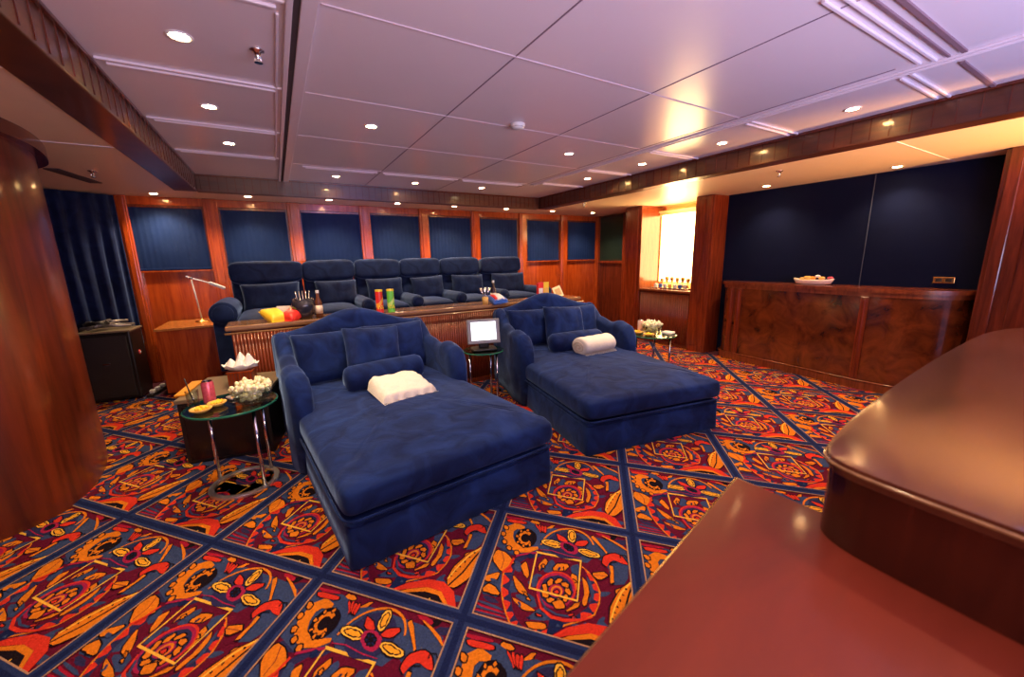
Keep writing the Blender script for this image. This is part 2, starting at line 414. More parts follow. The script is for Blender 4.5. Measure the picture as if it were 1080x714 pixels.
# flower
ring(1, 572, 275, 128, 102, 7, 'O', 195, 345, 16)
ell(1, 572, 250, 92, 66, 10, 'D')
addpoly(3, [(452, 350), (470, 268), (500, 300), (520, 355)], 'R'); addpoly(3, [(545, 390), (590, 345), (672, 348), (610, 405)], 'R')
for cx, cy, rx, ry, a in ((572, 300, 68, 26, -62), (392, 372, 72, 36, 16), (610, 468, 76, 34, 25)):
    ell(3, cx, cy, rx, ry, a, 'Y'); ell(3, cx, cy, rx*.76, ry*.66, a, 'M'); ell(3, cx, cy, rx*.66, ry*.50, a, 'G')
ell(3, 494, 415, 60, 62, 0, 'P'); ell(3, 492, 412, 36, 42, 0, 'K')
for t in range(0, 360, 60): ell(3, 492+22*math.cos(math.radians(t)), 412+26*math.sin(math.radians(t)), 9, 6, t, 'N', 6)
stroke(3, [(270, 430), (350, 440), (440, 490), (530, 520)], [6, 9, 9, 6], 'P')
# right side
addpoly(3, [(700, 310), (730, 300), (755, 460), (735, 480), (720, 380)], 'O'); stroke(3, [(790, 300), (840, 350), (880, 400), (902, 445)], [8, 18, 22, 10], 'O')
addpoly(3, [(660, 560), (700, 500), (790, 470), (840, 500), (850, 590), (800, 570), (760, 540), (700, 580), (670, 610)], 'R')
stroke(3, [(820, 520), (830, 490), (865, 490), (872, 520)], 9, 'K'); stroke(3, [(700, 600), (730, 560), (775, 560)], 9, 'K')
addpoly(1, [(768, 345), (792, 352), (794, 425), (774, 432), (776, 385)], 'O')
addpoly(1, [(684, 385), (738, 374), (768, 398), (722, 416)], 'O'); stroke(1, [(690, 390), (760, 398)], 2.5, 'M')
# leaf at the lower right of the tile
addpoly(1, [(5, 445), (12, 400), (50, 340), (108, 290), (178, 256), (158, 330), (112, 408), (45, 452)], 'O')
stroke(1, [(10, 410), (60, 350), (110, 300), (168, 262)], 6, 'Y'); stroke(1, [(12, 442), (80, 380), (140, 305), (168, 275)], 7, 'K')
for t in range(6): ell(1, 26+t*22, 396-t*22, 5, 5, 0, 'K', 6)
# arch at the foot of the tile
addpoly(1, [(566, 140), (620, 118), (700, 110), (770, 135), (815, 165), (838, 185), (800, 178)], 'K')
stroke(1, [(562, 122), (612, 108), (680, 100), (740, 108), (790, 135), (826, 178)], [8, 18, 24, 26, 28, 24], 'R')
stroke(1, [(560, 134), (620, 122), (690, 118), (750, 130), (800, 168)], [4, 9, 12, 12, 8], 'O')
for x in (640, 684, 722): addpoly(1, [(x-9, 160), (x+10, 163), (x-1, 139)], 'Y')
ncols = dict(
    M=(.10, .004, .022), B=(.032, .050, .13), D=(.022, .020, .075), N=(.008, .014, .065), O=(.62, .17, .010), Y=(.95, .42, .05), G=(.92, .32, .02),
    R=(.56, .030, .016), C=(.32, .008, .03), K=(.008, .004, .008), P=(.30, .012, .06), T=(.40, .22, .13), E=(.018, .030, .105))
keys = list(ncols); cm = [mat('carpet_'+n, ncols[k], .95, 0, .42, 120, .6, Specular_IOR_Level=.08) for k, n in zip(keys, ('maroon', 'slate', 'indigo', 'navy', 'orange', 'yellow', 'gold', 'red', 'crimson', 'black', 'plum', 'tan', 'band'))]
verts, faces, fmi = [], [], []
LBN = .075   # band width as fraction of a tile
def emitpoly(poly, i, j, z, k):
    b = len(verts)
    for u, v in poly:
        P = LO + LA*(u+i) + LB*(v+j); verts.append((P.x, P.y, z))
    n = len(poly); ar = 0
    for q in range(n):
        x0, y0, _ = verts[b+q]; x1, y1, _ = verts[b+(q+1) % n]; ar += x0*y1-x1*y0
    f = list(range(b, b+n)); faces.append(f if ar > 0 else f[::-1]); fmi.append(keys.index(k))
random.seed(9)
def chaikin(p, closed=True):
    if len(p) < 4 and random.random() < 2: 
        pass
    q = []
    for a, b in zip(p, p[1:]+p[:1]): q += [(a[0]*.8+b[0]*.2, a[1]*.8+b[1]*.2), (a[0]*.2+b[0]*.8, a[1]*.2+b[1]*.8)]
    j = lambda: random.uniform(-.004, .004)
    return [(x+j(), y+j()) for x, y in q]
SH = [(pl if isinstance(pl[0], list) else chaikin(pl), c) for pl, c in SH]
# dark woven outline beneath the warm motifs
SO = []
for pl, c in SH:
    if c in 'OYRG' and not isinstance(pl[0], list) and len(pl) > 6:
        cu = sum(u for u, v in pl)/len(pl); cv = sum(v for u, v in pl)/len(pl)
        gr = []
        for u, v in pl:
            d_ = math.hypot(u-cu, v-cv) or 1; gr.append((u+(u-cu)/d_*.009, v+(v-cv)/d_*.009))
        SO.append((gr, 'K'))
    SO.append((pl, c))
SH = SO
def clampuv(q): return [(min(1.0, max(0.0, u)), min(1.0, max(0.0, v))) for u, v in q]
for i in range(-6, 15):
    for j in range(-12, 12):
        cc = LO + LA*(i+.5) + LB*(j+.5)
        if not (-1.9 < cc.x < 5.55 and .55 < cc.y < 5.9): continue
        emitpoly([(0, 0), (1, 0), (1, 1), (0, 1)], i, j, .0010, 'M')
        for q, (pl, c) in enumerate(SH):
            z = .0012 + q*.00002
            if isinstance(pl[0], list):
                for s in pl: emitpoly(clampuv(s), i, j, z, c)
            else: emitpoly(clampuv(pl), i, j, z, c)
        zt = .0012 + len(SH)*.00002 + .0004; h = LBN/2
        for (a, b, k, zz) in ((0, h*1.35, 'T', 0), (0, h*1.12, 'E', .0002), (0, h*.5, 'N', .0004)):
            for s in (0, 1):
                lo, hi = (0, b) if s == 0 else (1-b, 1)
                emitpoly([(lo, 0), (hi, 0), (hi, 1), (lo, 1)], i, j, zt+zz, k); emitpoly([(0, lo), (1, lo), (1, hi), (0, hi)], i, j, zt+zz+.00005, k)
fc = obj('carpet', (verts, [], faces), cm, None, False)
fc.data.polygons.foreach_set('material_index', fmi); fc.name = 'floor_carpet'; fc['kind'] = 'structure'
verts = faces = None

# --- walls
def grp_struct(name): o = bpy.data.objects.new(name, None); COL.objects.link(o); o['kind'] = 'structure'; return o
struct('wall_back', box(NB(), -2.5, 6.1, YB, YB+.15, 0, 2.5), WD['wall'])
struct('wall_left', box(NB(), -2.6, -2.45, -1.2, YB, 0, 2.5), WD['dark'])
# horizontal sill, header and dado lines of the window wall
bm = NB()
box(bm, -1.5, 5.9, YB-.045, YB, 1.36, 1.385, .006)
struct('trim_1', bm, WD['wall'])
bm = NB(); box(bm, -1.5, 5.9, YB-.03, YB, 2.155, ZS, .004); struct('trim_2', bm, WD['wall'])
mx = [-1.45, -.62, .30, 1.235, 2.14, 3.06, 4.02, 4.975, 5.87]
for k, x in enumerate(mx):
    bm = NB(); hw = .075 if 0 < k < 8 else .05
    box(bm, x-hw, x+hw, YB-.07, YB, 0, ZS, .008); box(bm, x-hw*.55, x+hw*.55, YB-.082, YB-.06, .02, ZS-.01, .006)
    struct('trim_%d' % (3+k), bm, WD['wall'])
ordn = ['first', 'second', 'third', 'fourth', 'fifth', 'sixth', 'seventh', 'eighth']
wx = [(-1.42, -.71), (-.53, .205), (.385, 1.16), (1.315, 2.06), (2.23, 2.97), (3.15, 3.91), (4.13, 4.86), (5.09, 5.80)]
for k, (a, b) in enumerate(wx):
    bm = NB()
    for s in ((a-.03, a+.012, 1.385, 2.155), (b-.012, b+.03, 1.385, 2.155)): box(bm, s[0], s[1], YB-.03, YB, s[2], s[3])
    box(bm, a, b, YB-.012, YB-.006, 1.385, 2.155, mi=1)
    struct('window_%d' % (k+1), bm, [WD['dark'], DGLASS])
    t = thing('window_blind', '%s dark navy blind from the left of the eight in the window wall' % ordn[k] if k else 'navy blind at the left end of the window wall, beside the velvet curtain', 'blind', ((a+b)/2, YB-.03, 2.15), 0, 'navy window blinds')
    if k == 7: t['label'] = 'navy blind at the right end of the window wall, next to the dark mirror panel'
    bm = NB(); n = 40; hw = (b-a)/2-.004; ra = 14
    g = [[bm.verts.new((-hw+2*hw*i/n, -.004-.003*math.sin(i*1.9+k)-.006*noise.noise(Vector((i*.13, q*.25, k)))-(.010*max(0, noise.noise(Vector((i*.12+q*.25, q*.1, k*3)))) if k == 6 else 0), -.01-.74*q/ra)) for i in range(n+1)] for q in range(ra+1)]
    for q in range(ra):
        for i in range(n): bm.faces.new((g[q][i], g[q+1][i], g[q+1][i+1], g[q][i+1]))
    obj('blind_cloth', bm, BLIND, t, True)
    obj('bottom_rail', box(NB(), -hw, hw, -.018, -.002, -.765, -.74, .004), BLIND, t)
    obj('head_rail', box(NB(), -hw, hw, -.026, -.004, -.03, 0, .004), WD['dark'], t)
# right side: mirror door, pillars, niche, navy wall
XR = 5.3
struct('wall_right', box(NB(), 5.98, 6.1, -1.2, YB, 0, 2.5), WD['dark'])
struct('trim_20', box(NB(), XR+.62, 5.98, 5.66, 6.44, 0, 1.33), WD['dark'])
dr = thing('door_mirror_frame', 'x', 'x'); bpy.data.objects.remove(dr)
bm = NB(); box(bm, 5.90, 5.98, 5.70, 6.36, 1.33, 2.22); struct('window_9', bm, mat('green_black_glass', (.018, .03, .022), .04, 0, .1, 3))
bm = NB()
for a, b in ((5.62, 5.70), (6.36, 6.42)): box(bm, 5.86, 5.98, a, b, 0, ZS, .01)
box(bm, 5.87, 5.98, 5.66, 6.4, 1.30, 1.35, .008); struct('trim_21', bm, WD['pillar'])
struct('trim_22', box(NB(), 5.30, 5.98, 4.74, 5.09, 0, ZS, .012), WD['pillar'])
bm = NB(); box(bm, 5.28, 5.31, 4.80, 5.03, .12, 2.2, .008); struct('trim_23', bm, WD['pillar'])
# niche between y 3.76 and 4.74
struct('trim_24', box(NB(), 5.33, 5.98, 3.76, 4.74, 0, .86, .01), WD['dark'])
bm = NB()
for k in range(24): lathe(bm, [(.016, .06), (.016, .84)], (5.33, 3.80+k*.039, 0), 10)
struct('trim_25', bm, WD['reed'], None, True)
struct('trim_26', box(NB(), 5.29, 5.98, 3.76, 4.74, .86, .90, .01), WD['barw'])
struct('wall_niche', box(NB(), 5.90, 5.98, 3.76, 4.74, .9, ZS), mat('niche_cream', (.80, .50, .22), .6))
lp = thing('light_panel', 'glowing white panel with a cornice set in the niche right of the windows', 'light panel', (5.80, 4.45, .98))
obj('panel', box(NB(), -.02, .04, -.40, .27, .02, 1.12, .01), emit('panel_glow', (1, .66, .27), P_NICHE), lp)
bm = NB(); box(bm, -.06, .05, -.45, .30, 1.12, 1.16, .012); box(bm, -.09, .06, -.47, .31, 1.16, 1.19, .01); obj('cornice', bm, mat('cornice_cream', (.85, .65, .35), .5), lp)
for a_, b_ in ((-.43, -.40), (.27, .295)): obj('frame', box(NB(), -.03, .05, a_, b_, 0, 1.12, .008), mat('cornice_cream2', (.85, .62, .30), .5), lp)
bm = NB(); box(bm, 5.30, 5.98, 3.47, 3.76, 0, ZS, .012); box(bm, 5.285, 5.31, 3.50, 3.56, .1, ZS, .008); box(bm, 5.285, 5.31, 3.60, 3.74, .1, 2.2, .008); struct('trim_27', bm, WD['pillar'])
struct('wall_screen', box(NB(), 5.62, 5.75, .93, 3.47, 0, ZS), SCREEN)
bm = NB(); box(bm, 5.612, 5.622, 1.86, 1.866, 1.0, ZS); struct('trim_28', bm, mat('seam', (.05, .055, .09), .6))
bm = NB(); box(bm, 5.30, 5.98, -1.2, .93, 0, ZS, .012); box(bm, 5.28, 5.31, .82, .90, .1, ZS, .008); box(bm, 5.285, 5.31, .15, .74, .1, 2.18, .01); box(bm, 5.285, 5.31, -.6, .05, .1, 2.18, .01)
struct('trim_29', bm, WD['dark'])
# left rounded column
cp = [(-2.44, 3.02), (-1.75, 3.0), (-1.50, 3.03), (-1.36, 3.09), (-1.27, 3.20), (-1.23, 3.38), (-1.22, 3.6), (-1.25, 3.85), (-1.31, 4.1), (-1.38, 4.3), (-1.5, 4.48), (-1.7, 4.6), (-2.44, 4.62)]
def smoothpoly(p, it=2):
    for _ in range(it):
        q = [p[0]]
        for a, b in zip(p, p[1:]): q += [(a[0]*.75+b[0]*.25, a[1]*.75+b[1]*.25), (a[0]*.25+b[0]*.75, a[1]*.25+b[1]*.75)]
        p = q+[p[-1]]
    return p
bm = prism(NB(), smoothpoly(cp), 0, 2.17); struct('wall_column', bm, WD['column'], None, 'auto')
bm = prism(NB(), smoothpoly([(x+.05 if x > -2 else x, y-(.03 if y < 3.3 else -.03)) for x, y in cp]), 2.17, ZS, .01); struct('trim_30', bm, WD['dark'], None, 'auto')
# --- ceiling
bm = NB()
box(bm, FX0-.2, FX1+.2, -1.2, FY1+.1, ZC, ZC+.06)
struct('ceiling', bm, CEIL)
def soffit(n, *a): return struct('ceiling_soffit_%s' % n, box(NB(), *a), SOFF)
soffit('left', -2.5, FX0-.19, -1.2, YB, ZS, ZS+.05); soffit('right', FX1+.16, 6.1, -1.2, YB, ZS, ZS+.05); soffit('back', FX0-.19, FX1+.16, FY1+.08, YB, ZS, ZS+.05)
bm = NB()
box(bm, -2.4, FX0-.2, 2.58, 2.59, ZS-.003, ZS); box(bm, -2.4, FX0-.2, 3.9, 3.91, ZS-.003, ZS); box(bm, FX1+.2, 5.6, 1.28, 1.29, ZS-.003, ZS); struct('trim_31', bm, MOLD)
# timber cornice around the raised field: ribbed inner face and flat underside
def ribs(bm, x0, y0, x1, y1, nrm, n):
    for k in range(n):
        t = (k+.5)/n; x = x0+(x1-x0)*t; y = y0+(y1-y0)*t
        if nrm[0]: box(bm, x-.004, x+.004, y-.0035, y+.0035, ZS+.005, ZC-.012)
        else: box(bm, x-.0035, x+.0035, y-.004, y+.004, ZS+.005, ZC-.012)
bm = NB(); box(bm, FX0-.20, FX0, -1.2, FY1+.02, ZS-.012, ZC, .006); struct('trim_32', bm, WD['beam'])
bm = NB(); ribs(bm, FX0+.001, -1.1, FX0+.001, FY1, (1, 0), 62); struct('trim_33', bm, WD['dark'])
bm = NB(); box(bm, FX1, FX1+.17, -1.2, FY1+.02, ZS-.012, ZC, .006); struct('trim_34', bm, WD['beam'])
bm = NB(); ribs(bm, FX1-.001, -1.1, FX1-.001, FY1, (1, 0), 62); struct('trim_35', bm, WD['dark'])
bm = NB(); box(bm, FX0, FX1, FY1, FY1+.09, ZS-.012, ZC, .006); struct('trim_36', bm, WD['beam'])
bm = NB(); ribs(bm, FX0, FY1-.001, FX1, FY1-.001, (0, 1), 56); struct('trim_37', bm, WD['dark'])
bm = NB(); box(bm, FX0, FX0+.02, -1.2, FY1, ZC-.02, ZC, .004); box(bm, FX1-.02, FX1, -1.2, FY1, ZC-.02, ZC, .004); box(bm, FX0, FX1, FY1-.02, FY1, ZC-.02, ZC, .004); struct('trim_38', bm, WD['dark'])
# panel joints (dark shadow gaps) and white mouldings
bm = NB(); g = .006
for x in (1.14, 2.11): box(bm, x-g/2, x+g/2, -1.2, 4.75 if x < 2 else 4.75, ZC-.0025, ZC)
box(bm, 3.05, 3.05+g, 1.0, 5.0, ZC-.0025, ZC)
for x in (1.14, 2.11): box(bm, x-g/2, x+g/2, 4.8, FY1, ZC-.0025, ZC)
struct('trim_39', bm, mat('joint', (.20, .13, .20), .6))
bm = NB()
for y in (1.86, 2.79, 3.70, 4.74): box(bm, .27, 3.05, y-.006, y+.006, ZC-.004, ZC, .002)
struct('trim_40', bm, mat('joint_light', (.66, .54, .60), .4))
bm = NB()
def dbl(x0, x1, y0, y1, along):
    d = .026
    if along == 'x':
        box(bm, x0, x1, y0-d-.008, y0-d+.008, ZC-.012, ZC, .003); box(bm, x0+.03, x1-.03, y0+d-.008, y0+d+.008, ZC-.012, ZC, .003)
    else:
        box(bm, x0-d-.008, x0-d+.008, y0, y1, ZC-.012, ZC, .003); box(bm, x0+d-.008, x0+d+.008, y0, y1, ZC-.012, ZC, .003)
for y in (1.93, 2.81, 3.71, 4.59): dbl(FX0+.03, .15, y, y, 'x')
dbl(3.15, 3.15, -.9, 4.75, 'y')
for y in (1.0, 1.88, 2.8, 3.7, 4.6): dbl(3.20, FX1-.03, y, y, 'x')
for a, b in ((.36, 1.11), (1.17, 2.08), (2.14, 3.02)): dbl(a, b, 4.84, 4.84, 'x')
dbl(1.95, 3.10, .88, .88, 'x')
box(bm, .118, .13, 2.0, 4.6, ZC-.01, ZC, .003)
struct('trim_41', bm, MOLD)
bm = NB(); box(bm, .175, .20, -1.2, FY1, ZC-.014, ZC-.002, .002); struct('trim_42', bm, GAP)
bm = NB(); box(bm, .20, .26, -1.2, FY1, ZC-.02, ZC, .004); box(bm, .15, .175, -1.2, FY1, ZC-.02, ZC, .004); struct('trim_43', bm, CEIL)
bm = NB(); box(bm, 1.9, 3.1, .74, .76, ZC-.01, ZC); box(bm, 1.9, 3.1, .80, .81, ZC-.01, ZC); box(bm, 3.25, FX1-.02, .78, .80, ZC-.01, ZC); struct('trim_44', bm, mat('joint2', (.22, .13, .16), .6))
vent = obj('air_slot', box(NB(), -.05, .05, -.32, .32, -.012, 0, .004), GAP); vent.location = (-1.45, 5.22, ZS); vent.rotation_euler = (0, 0, -.15)
tag(vent, 'narrow dark ventilation slot in the soffit above the left column', 'vent')

# ------------------------------------------------------------------ downlights
def downlight(x, y, z, label, group, power, real=True):
    t = thing('ceiling_light', label, 'ceiling light', (x, y, z), 0, group)
    bm = NB(); lathe(bm, [(.036, .004), (.036, -.004), (.048, -.006), (.050, .001), (.046, .003)], n=24); obj('trim_ring', bm, WHITE, t, True)
    bm = NB(); lathe(bm, [(.001, -.002), (.034, -.002)], n=20); obj('bulb', bm, LAMPE, t)
    light('spot', 'SPOT', (0, 0, -.03), power, (1, .72, .42), t, spot_size=math.radians(125), spot_blend=.9, shadow_soft_size=.03)
FL = [(-.24, 2.39, 'nearest camera on the left strip of the ceiling'), (-.24, 3.30, 'second of the left strip of the ceiling'), (-.21, 4.19, 'third of the left strip of the ceiling'),
      (.73, 3.24, 'in the middle panels, left of the smoke detector'), (2.56, 3.22, 'in the middle panels, right of the smoke detector'),
      (.73, 5.23, 'leftmost of the row before the back cornice'), (1.68, 5.26, 'second of the row before the back cornice'), (2.62, 5.24, 'third of the row before the back cornice'),
      (3.56, 4.10, 'farthest on the right strip of the ceiling'), (3.57, 3.22, 'second farthest on the right strip'), (3.58, 2.32, 'second nearest on the right strip'), (3.60, 1.38, 'nearest on the right strip, largest there')]
for x, y, l in FL: downlight(x, y, ZC, 'round warm downlight '+l, 'downlights in the raised ceiling', P_SPOT)
SL = [(-1.1, 6.15, 'first window from the left'), (-.19, 6.0, 'second window'), (.72, 5.95, 'third window'), (1.62, 5.95, 'fourth window'), (2.49, 5.95, 'fifth window'), (3.42, 5.95, 'sixth window'), (4.35, 5.93, 'seventh window'), (5.27, 5.90, 'eighth window')]
for x, y, l in SL: downlight(x, y, ZS, 'small warm soffit downlight in front of the '+l, 'downlights over the window wall', P_SOFF)
downlight(5.30, 2.81, ZS, 'downlight in the right soffit above the left part of the bar', 'downlights over the bar', P_SOFF*.55)
downlight(5.38, 1.63, ZS, 'downlight in the right soffit above the right half of the bar', 'downlights over the bar', P_SOFF*.55)
# lamps of the same kind behind the camera's field of view light the near carpet
for x, y in ((-.24, 1.45), (.73, .6), (3.6, .35), (1.67, -.3)): light('rear_downlight', 'SPOT', (x, y, ZC-.04), P_SPOT, (1, .72, .42), None, spot_size=math.radians(125), spot_blend=.9, shadow_soft_size=.03)
light('niche_light', 'POINT', (5.50, 4.25, 2.0), 7, (1, .70, .32), None, shadow_soft_size=.12)
# unseen cool area fill added behind the camera to brighten the ceiling
light('aft_cool_fill', 'AREA', (2.2, -1.3, 1.2), P_REAR, (.46, .53, 1.0), None, shape='RECTANGLE', size=3.4, size_y=.9, rot=(math.radians(148), 0, 0))
light('aft_warm_fill', 'AREA', (.6, -1.3, 1.2), P_WARM, (1, .60, .42), None, shape='RECTANGLE', size=3.0, size_y=.8, rot=(math.radians(135), 0, 0))  # unseen warm area fill, added to lift the ceiling
bl_ = light('soffit_amber_fill', 'SPOT', (4.6, -1.0, 1.25), 620, (1, .48, .12), None, spot_size=math.radians(54), spot_blend=.9, shadow_soft_size=.1)  # unseen amber spot added to turn the right soffit golden
bl_.rotation_euler = Vector((.0, 2.3, 1.25)).to_track_quat('-Z', 'Y').to_euler()
# violet spot added to tint the far wall, as from an unseen projector
pj = light('violet_spot', 'SPOT', (1.2, .2, 2.2), 110, (.55, .25, 1.0), None, spot_size=math.radians(13), spot_blend=.9, shadow_soft_size=.03)
pj.rotation_euler = (Vector((.95, 6.4, 1.95))-Vector((1.2, .2, 2.2))).to_track_quat('-Z', 'Y').to_euler()
t = thing('smoke_detector', 'round white smoke detector at the centre of the ceiling', 'smoke detector', (1.67, 2.71, ZC))
bm = NB(); lathe(bm, [(.055, 0), (.055, -.012), (.045, -.03), (.02, -.036), (.001, -.036)], n=26); obj('housing', bm, WHITE, t, True)
bm = NB(); lathe(bm, [(.046, -.020), (.049, -.020), (.049, -.025), (.046, -.026)], n=26); obj('vent_ring', bm, GREY, t)
def sprinkler(x, y, z, lab):
    t = thing('sprinkler', lab, 'sprinkler', (x, y, z)); bm = NB()
    lathe(bm, [(.032, 0), (.030, -.006), (.014, -.012), (.010, -.035), (.006, -.05)], n=18); obj('body', bm, CHROME, t, True)
    bm = NB(); lathe(bm, [(.018, -.052), (.018, -.055)], n=14); tube(bm, [(.012, 0, -.03), (.014, 0, -.045), (.004, 0, -.053)], .002, 6); tube(bm, [(-.012, 0, -.03), (-.014, 0, -.045), (-.004, 0, -.053)], .002, 6); obj('deflector', bm, CHROME, t)
sprinkler(.045, 2.37, ZC, 'chrome fire sprinkler on the ceiling beside the nearest left downlight')
sprinkler(4.46, 2.25, ZS, 'small dark sprinkler in the right soffit above the bar'); sprinkler(4.2, 4.9, ZS, 'small sprinkler in the right soffit near the niche'); sprinkler(-1.25, 4.9, ZS, 'small sprinkler in the left soffit above the column')
# curtain
n = 150; bm = NB(); P0, P1 = Vector((-2.42, 5.78)), Vector((-1.50, 6.38)); d = (P1-P0); L = d.length; d.normalize(); nn = Vector((d.y, -d.x)); rows = []
for q in range(15):
    z = 2.24-2.2*q/14; r = []
    for i in range(n+1):
        s = i/n; amp = (.030+.02*noise.noise(Vector((s*6, q*.1, 0))))*(.45+.55*min(1, q/4)); ph = s*2*PI*9+1.2*noise.noise(Vector((s*3, q*.12, 2)))
        p = P0+d*(L*s)+nn*(amp*math.sin(ph)); r.append(bm.verts.new((p.x, p.y, z)))
    rows.append(r)
for a, b in zip(rows, rows[1:]):
    for i in range(n): bm.faces.new((a[i], b[i], b[i+1], a[i+1]))
cu = obj('curtain', bm, CURT, None, True); tag(cu, 'long dark navy velvet curtain hanging in folds at the far left', 'curtain')
so = cu.modifiers.new('s', 'SOLIDIFY'); so.thickness = .006

# ================================================================== FURNITURE
# chaises
def chaise(loc, rz, label, seed):
    t = thing('chaise_longue', label, 'chaise longue', loc, rz, 'double chaise longues'); W = 1.27; D = 2.06
    bm = NB()
    def sk(p):   # skirt with slight folds, flares a little
        k = (.11-p.z)/.22; q = p.copy(); q.x *= 1+.012*k; q.y *= 1+.006*k
        a = .004*math.sin(q.x*22+seed)+.004*math.sin(q.y*17+seed); q.x += a*.6; q.y += a; return q
    superbox(bm, (W/2, .98, .118), (W, 1.94, .232), .06, .045, 96, 16, fn=sk); obj('skirt', bm, V, t, True)
    bm = NB(); superbox(bm, (W/2, .98, .238), (W+.004, 1.95, .07), .5, .05, 96, 12, wr=.002); obj('base_band', bm, V, t, True)
    bm = NB(); superbox(bm, (W/2, .985, .355), (W+.03, 2.0, .20), .38, .075, 120, 22, wr=.010, seed=seed, crown=.035)
    # fine creases across the mattress
    for v in bm.verts:
        if v.co.z > .40:
            q = Vector((v.co.x*3+v.co.y*2, v.co.y*16-v.co.x*7, seed)); v.co.z += .011*noise.noise(q)+.006*noise.noise(q*2.3)
    mt = obj('mattress', bm, V, t, True); ss = mt.modifiers.new('s', 'SUBSURF'); ss.levels = 1; ss.render_levels = 1
    pp = []
    for k in range(60):
        a = 2*PI*k/60; pp.append((W/2+spow(math.cos(a), .08)*(W/2+.016), .985+spow(math.sin(a), .08)*1.0, .275))
    obj('piping', tube(NB(), pp, .006, 6, closed=True), V, mt, True)
    aw = .062; tab = [(0, .50), (.05, .63), (.14, .71), (.30, .735), (.48, .70), (.72, .74), (1.0, .885)]
    for s in (-1, 1):
        path = []; ya, yb = 1.10, D-.07
        for k in range(31):
            q = k/30; y = ya+(yb-ya)*q; x = (.012 if s < 0 else W-.012)-s*.03*q-s*.028*max(0, 1-q/.45)
            fl = -s*0.0
            hwk = (aw+.016*math.exp(-((q-.20)/.22)**2))*(.55+.45*min(1, q/.07))
            path.append((x+s*.02*math.exp(-((q-.25)/.2)**2)+fl, y, lerp_tab(tab, q), hwk))
        bm = sweepwall(NB(), path, .015); obj('arm', bm, V, t, True)
    bm = NB(); path = []
    for k in range(41):
        q = k/40; x = .0+W*q; h = .875+.155*(.5-.5*math.cos(2*PI*q))**1.25
        y = D-.09+.05*(1-(2*q-1)**8)
        path.append((x, y, h, .068))
    sweepwall(bm, path, .015); obj('backrest', bm, V, t, True)
    return t
def local(loc, rz, p): return Matrix.Translation(loc) @ rotz(rz) @ Vector(p)
C1, A1 = (.14, 1.77, 0), math.radians(6); C2, A2 = (1.80, 2.02, 0), math.radians(-9.5)
for (loc, rz, nm, sd) in ((C1, A1, 'left', 3.0), (C2, A2, 'right', 8.0)):
    chaise(loc, rz, 'navy velvet double chaise longue, the nearer one at the left' if nm == 'left' else 'navy velvet double chaise longue, the farther one at the right', sd)
    def put(name, bm, m, label, cat, p, rot, group=None, sm=True):
        o = obj(name, bm, m, None, sm); o.matrix_world = Matrix.Translation(local(loc, rz, p)) @ rotz(rz) @ rot; tag(o, label, cat, group); return o
    side = nm+' chaise longue'
    tl = math.radians(-16)
    put('back_pillow', pillow(NB(), (0, 0, 0), .58, .44, .20, seed=sd), V, 'large flat navy velvet back pillow at the left of the '+side, 'pillow', (.37, 1.80, .66), rotx(tl), 'back pillows of the chaises')
    put('back_pillow', pillow(NB(), (0, 0, 0), .58, .44, .20, seed=sd+2), V, 'large flat navy velvet back pillow at the right of the '+side+', mostly hidden', 'pillow', (.93, 1.80, .665), rotx(tl), 'back pillows of the chaises')
    put('throw_pillow', pillow(NB(), (0, 0, 0), .47, .45, .18, seed=sd+5, wr=.022), V, 'square navy velvet throw pillow leaning in the middle of the '+side, 'pillow', (.66, 1.58, .69), rotx(math.radians(-24)) @ roty(math.radians(4)), 'throw pillows')
    bm = NB(); bl = .64; lathe(bm, [(.001, -bl/2), (.05, -bl/2+.003), (.085, -bl/2+.02), (.1, -bl/2+.05), (.104, 0), (.1, bl/2-.05), (.085, bl/2-.02), (.05, bl/2-.003), (.001, bl/2)], n=26, axis='x')
    put('bolster', bm, V, 'cylindrical navy velvet bolster lying on the '+side, 'bolster', (.66, 1.32, .572), rotz(math.radians(4)), 'velvet bolsters')
# folded towel on the left chaise
def towel_folded(loc, rz, p, label):
    bm = NB(); nx, ny = 34, 24; w, d_ = .40, .32
    def top(u, v, k):
        e = min(u, 1-u, v, 1-v); h = .085*min(1, (e/.09))**.5
        return h
    g = []
    for i in range(nx+1):
        r = []
        for j in range(ny+1):
            u, v = i/nx, j/ny; e = min(u, 1-u, 1.5*v, 1.5*(1-v)); h = .10*min(1, max(0, e)/.10)**.4*(1-.45*(1-v)**1.5)+.014*noise.noise(Vector((u*5, v*9, 3)))*(e > .02)
            ex = .014*math.sin(u*34)*(v < .04)
            r.append(bm.verts.new(((u-.5)*w*(1+.06*(1-v)), (v-.5)*d_+ex, max(0, h))))
        g.append(r)
    for i in range(nx):
        for j in range(ny): bm.faces.new((g[i][j], g[i+1][j], g[i+1][j+1], g[i][j+1]))
    lo = [bm.verts.new((v.co.x, v.co.y, 0)) for v in [r[0] for r in g]+[g[-1][j] for j in range(1, ny+1)]+[g[i][-1] for i in range(nx-1, -1, -1)]+[g[0][j] for j in range(ny-1, 0, -1)]]
    bm.faces.new(lo[::-1])
    t = thing('towel', label, 'towel', local(loc, rz, p), rz+math.radians(6), 'cream towels'); obj('cloth', bm, TOWEL, t, True)
    bm = NB()
    for k in range(46):
        x = -w*.53+w*1.06*k/45; tube(bm, [(x, -d_/2, .012), (x+.003*math.sin(k), -d_/2-.012, .004), (x+.004*math.cos(k*2), -d_/2-.022, .001)], .002, 5)
    obj('fringe', bm, TOWEL, t)
    return t
a = towel_folded(C1, A1, (.67, 1.01, .492), 'folded cream towel with fringed edge on the left chaise longue')
a.rotation_euler = (math.radians(5), math.radians(2), A1+math.radians(5))
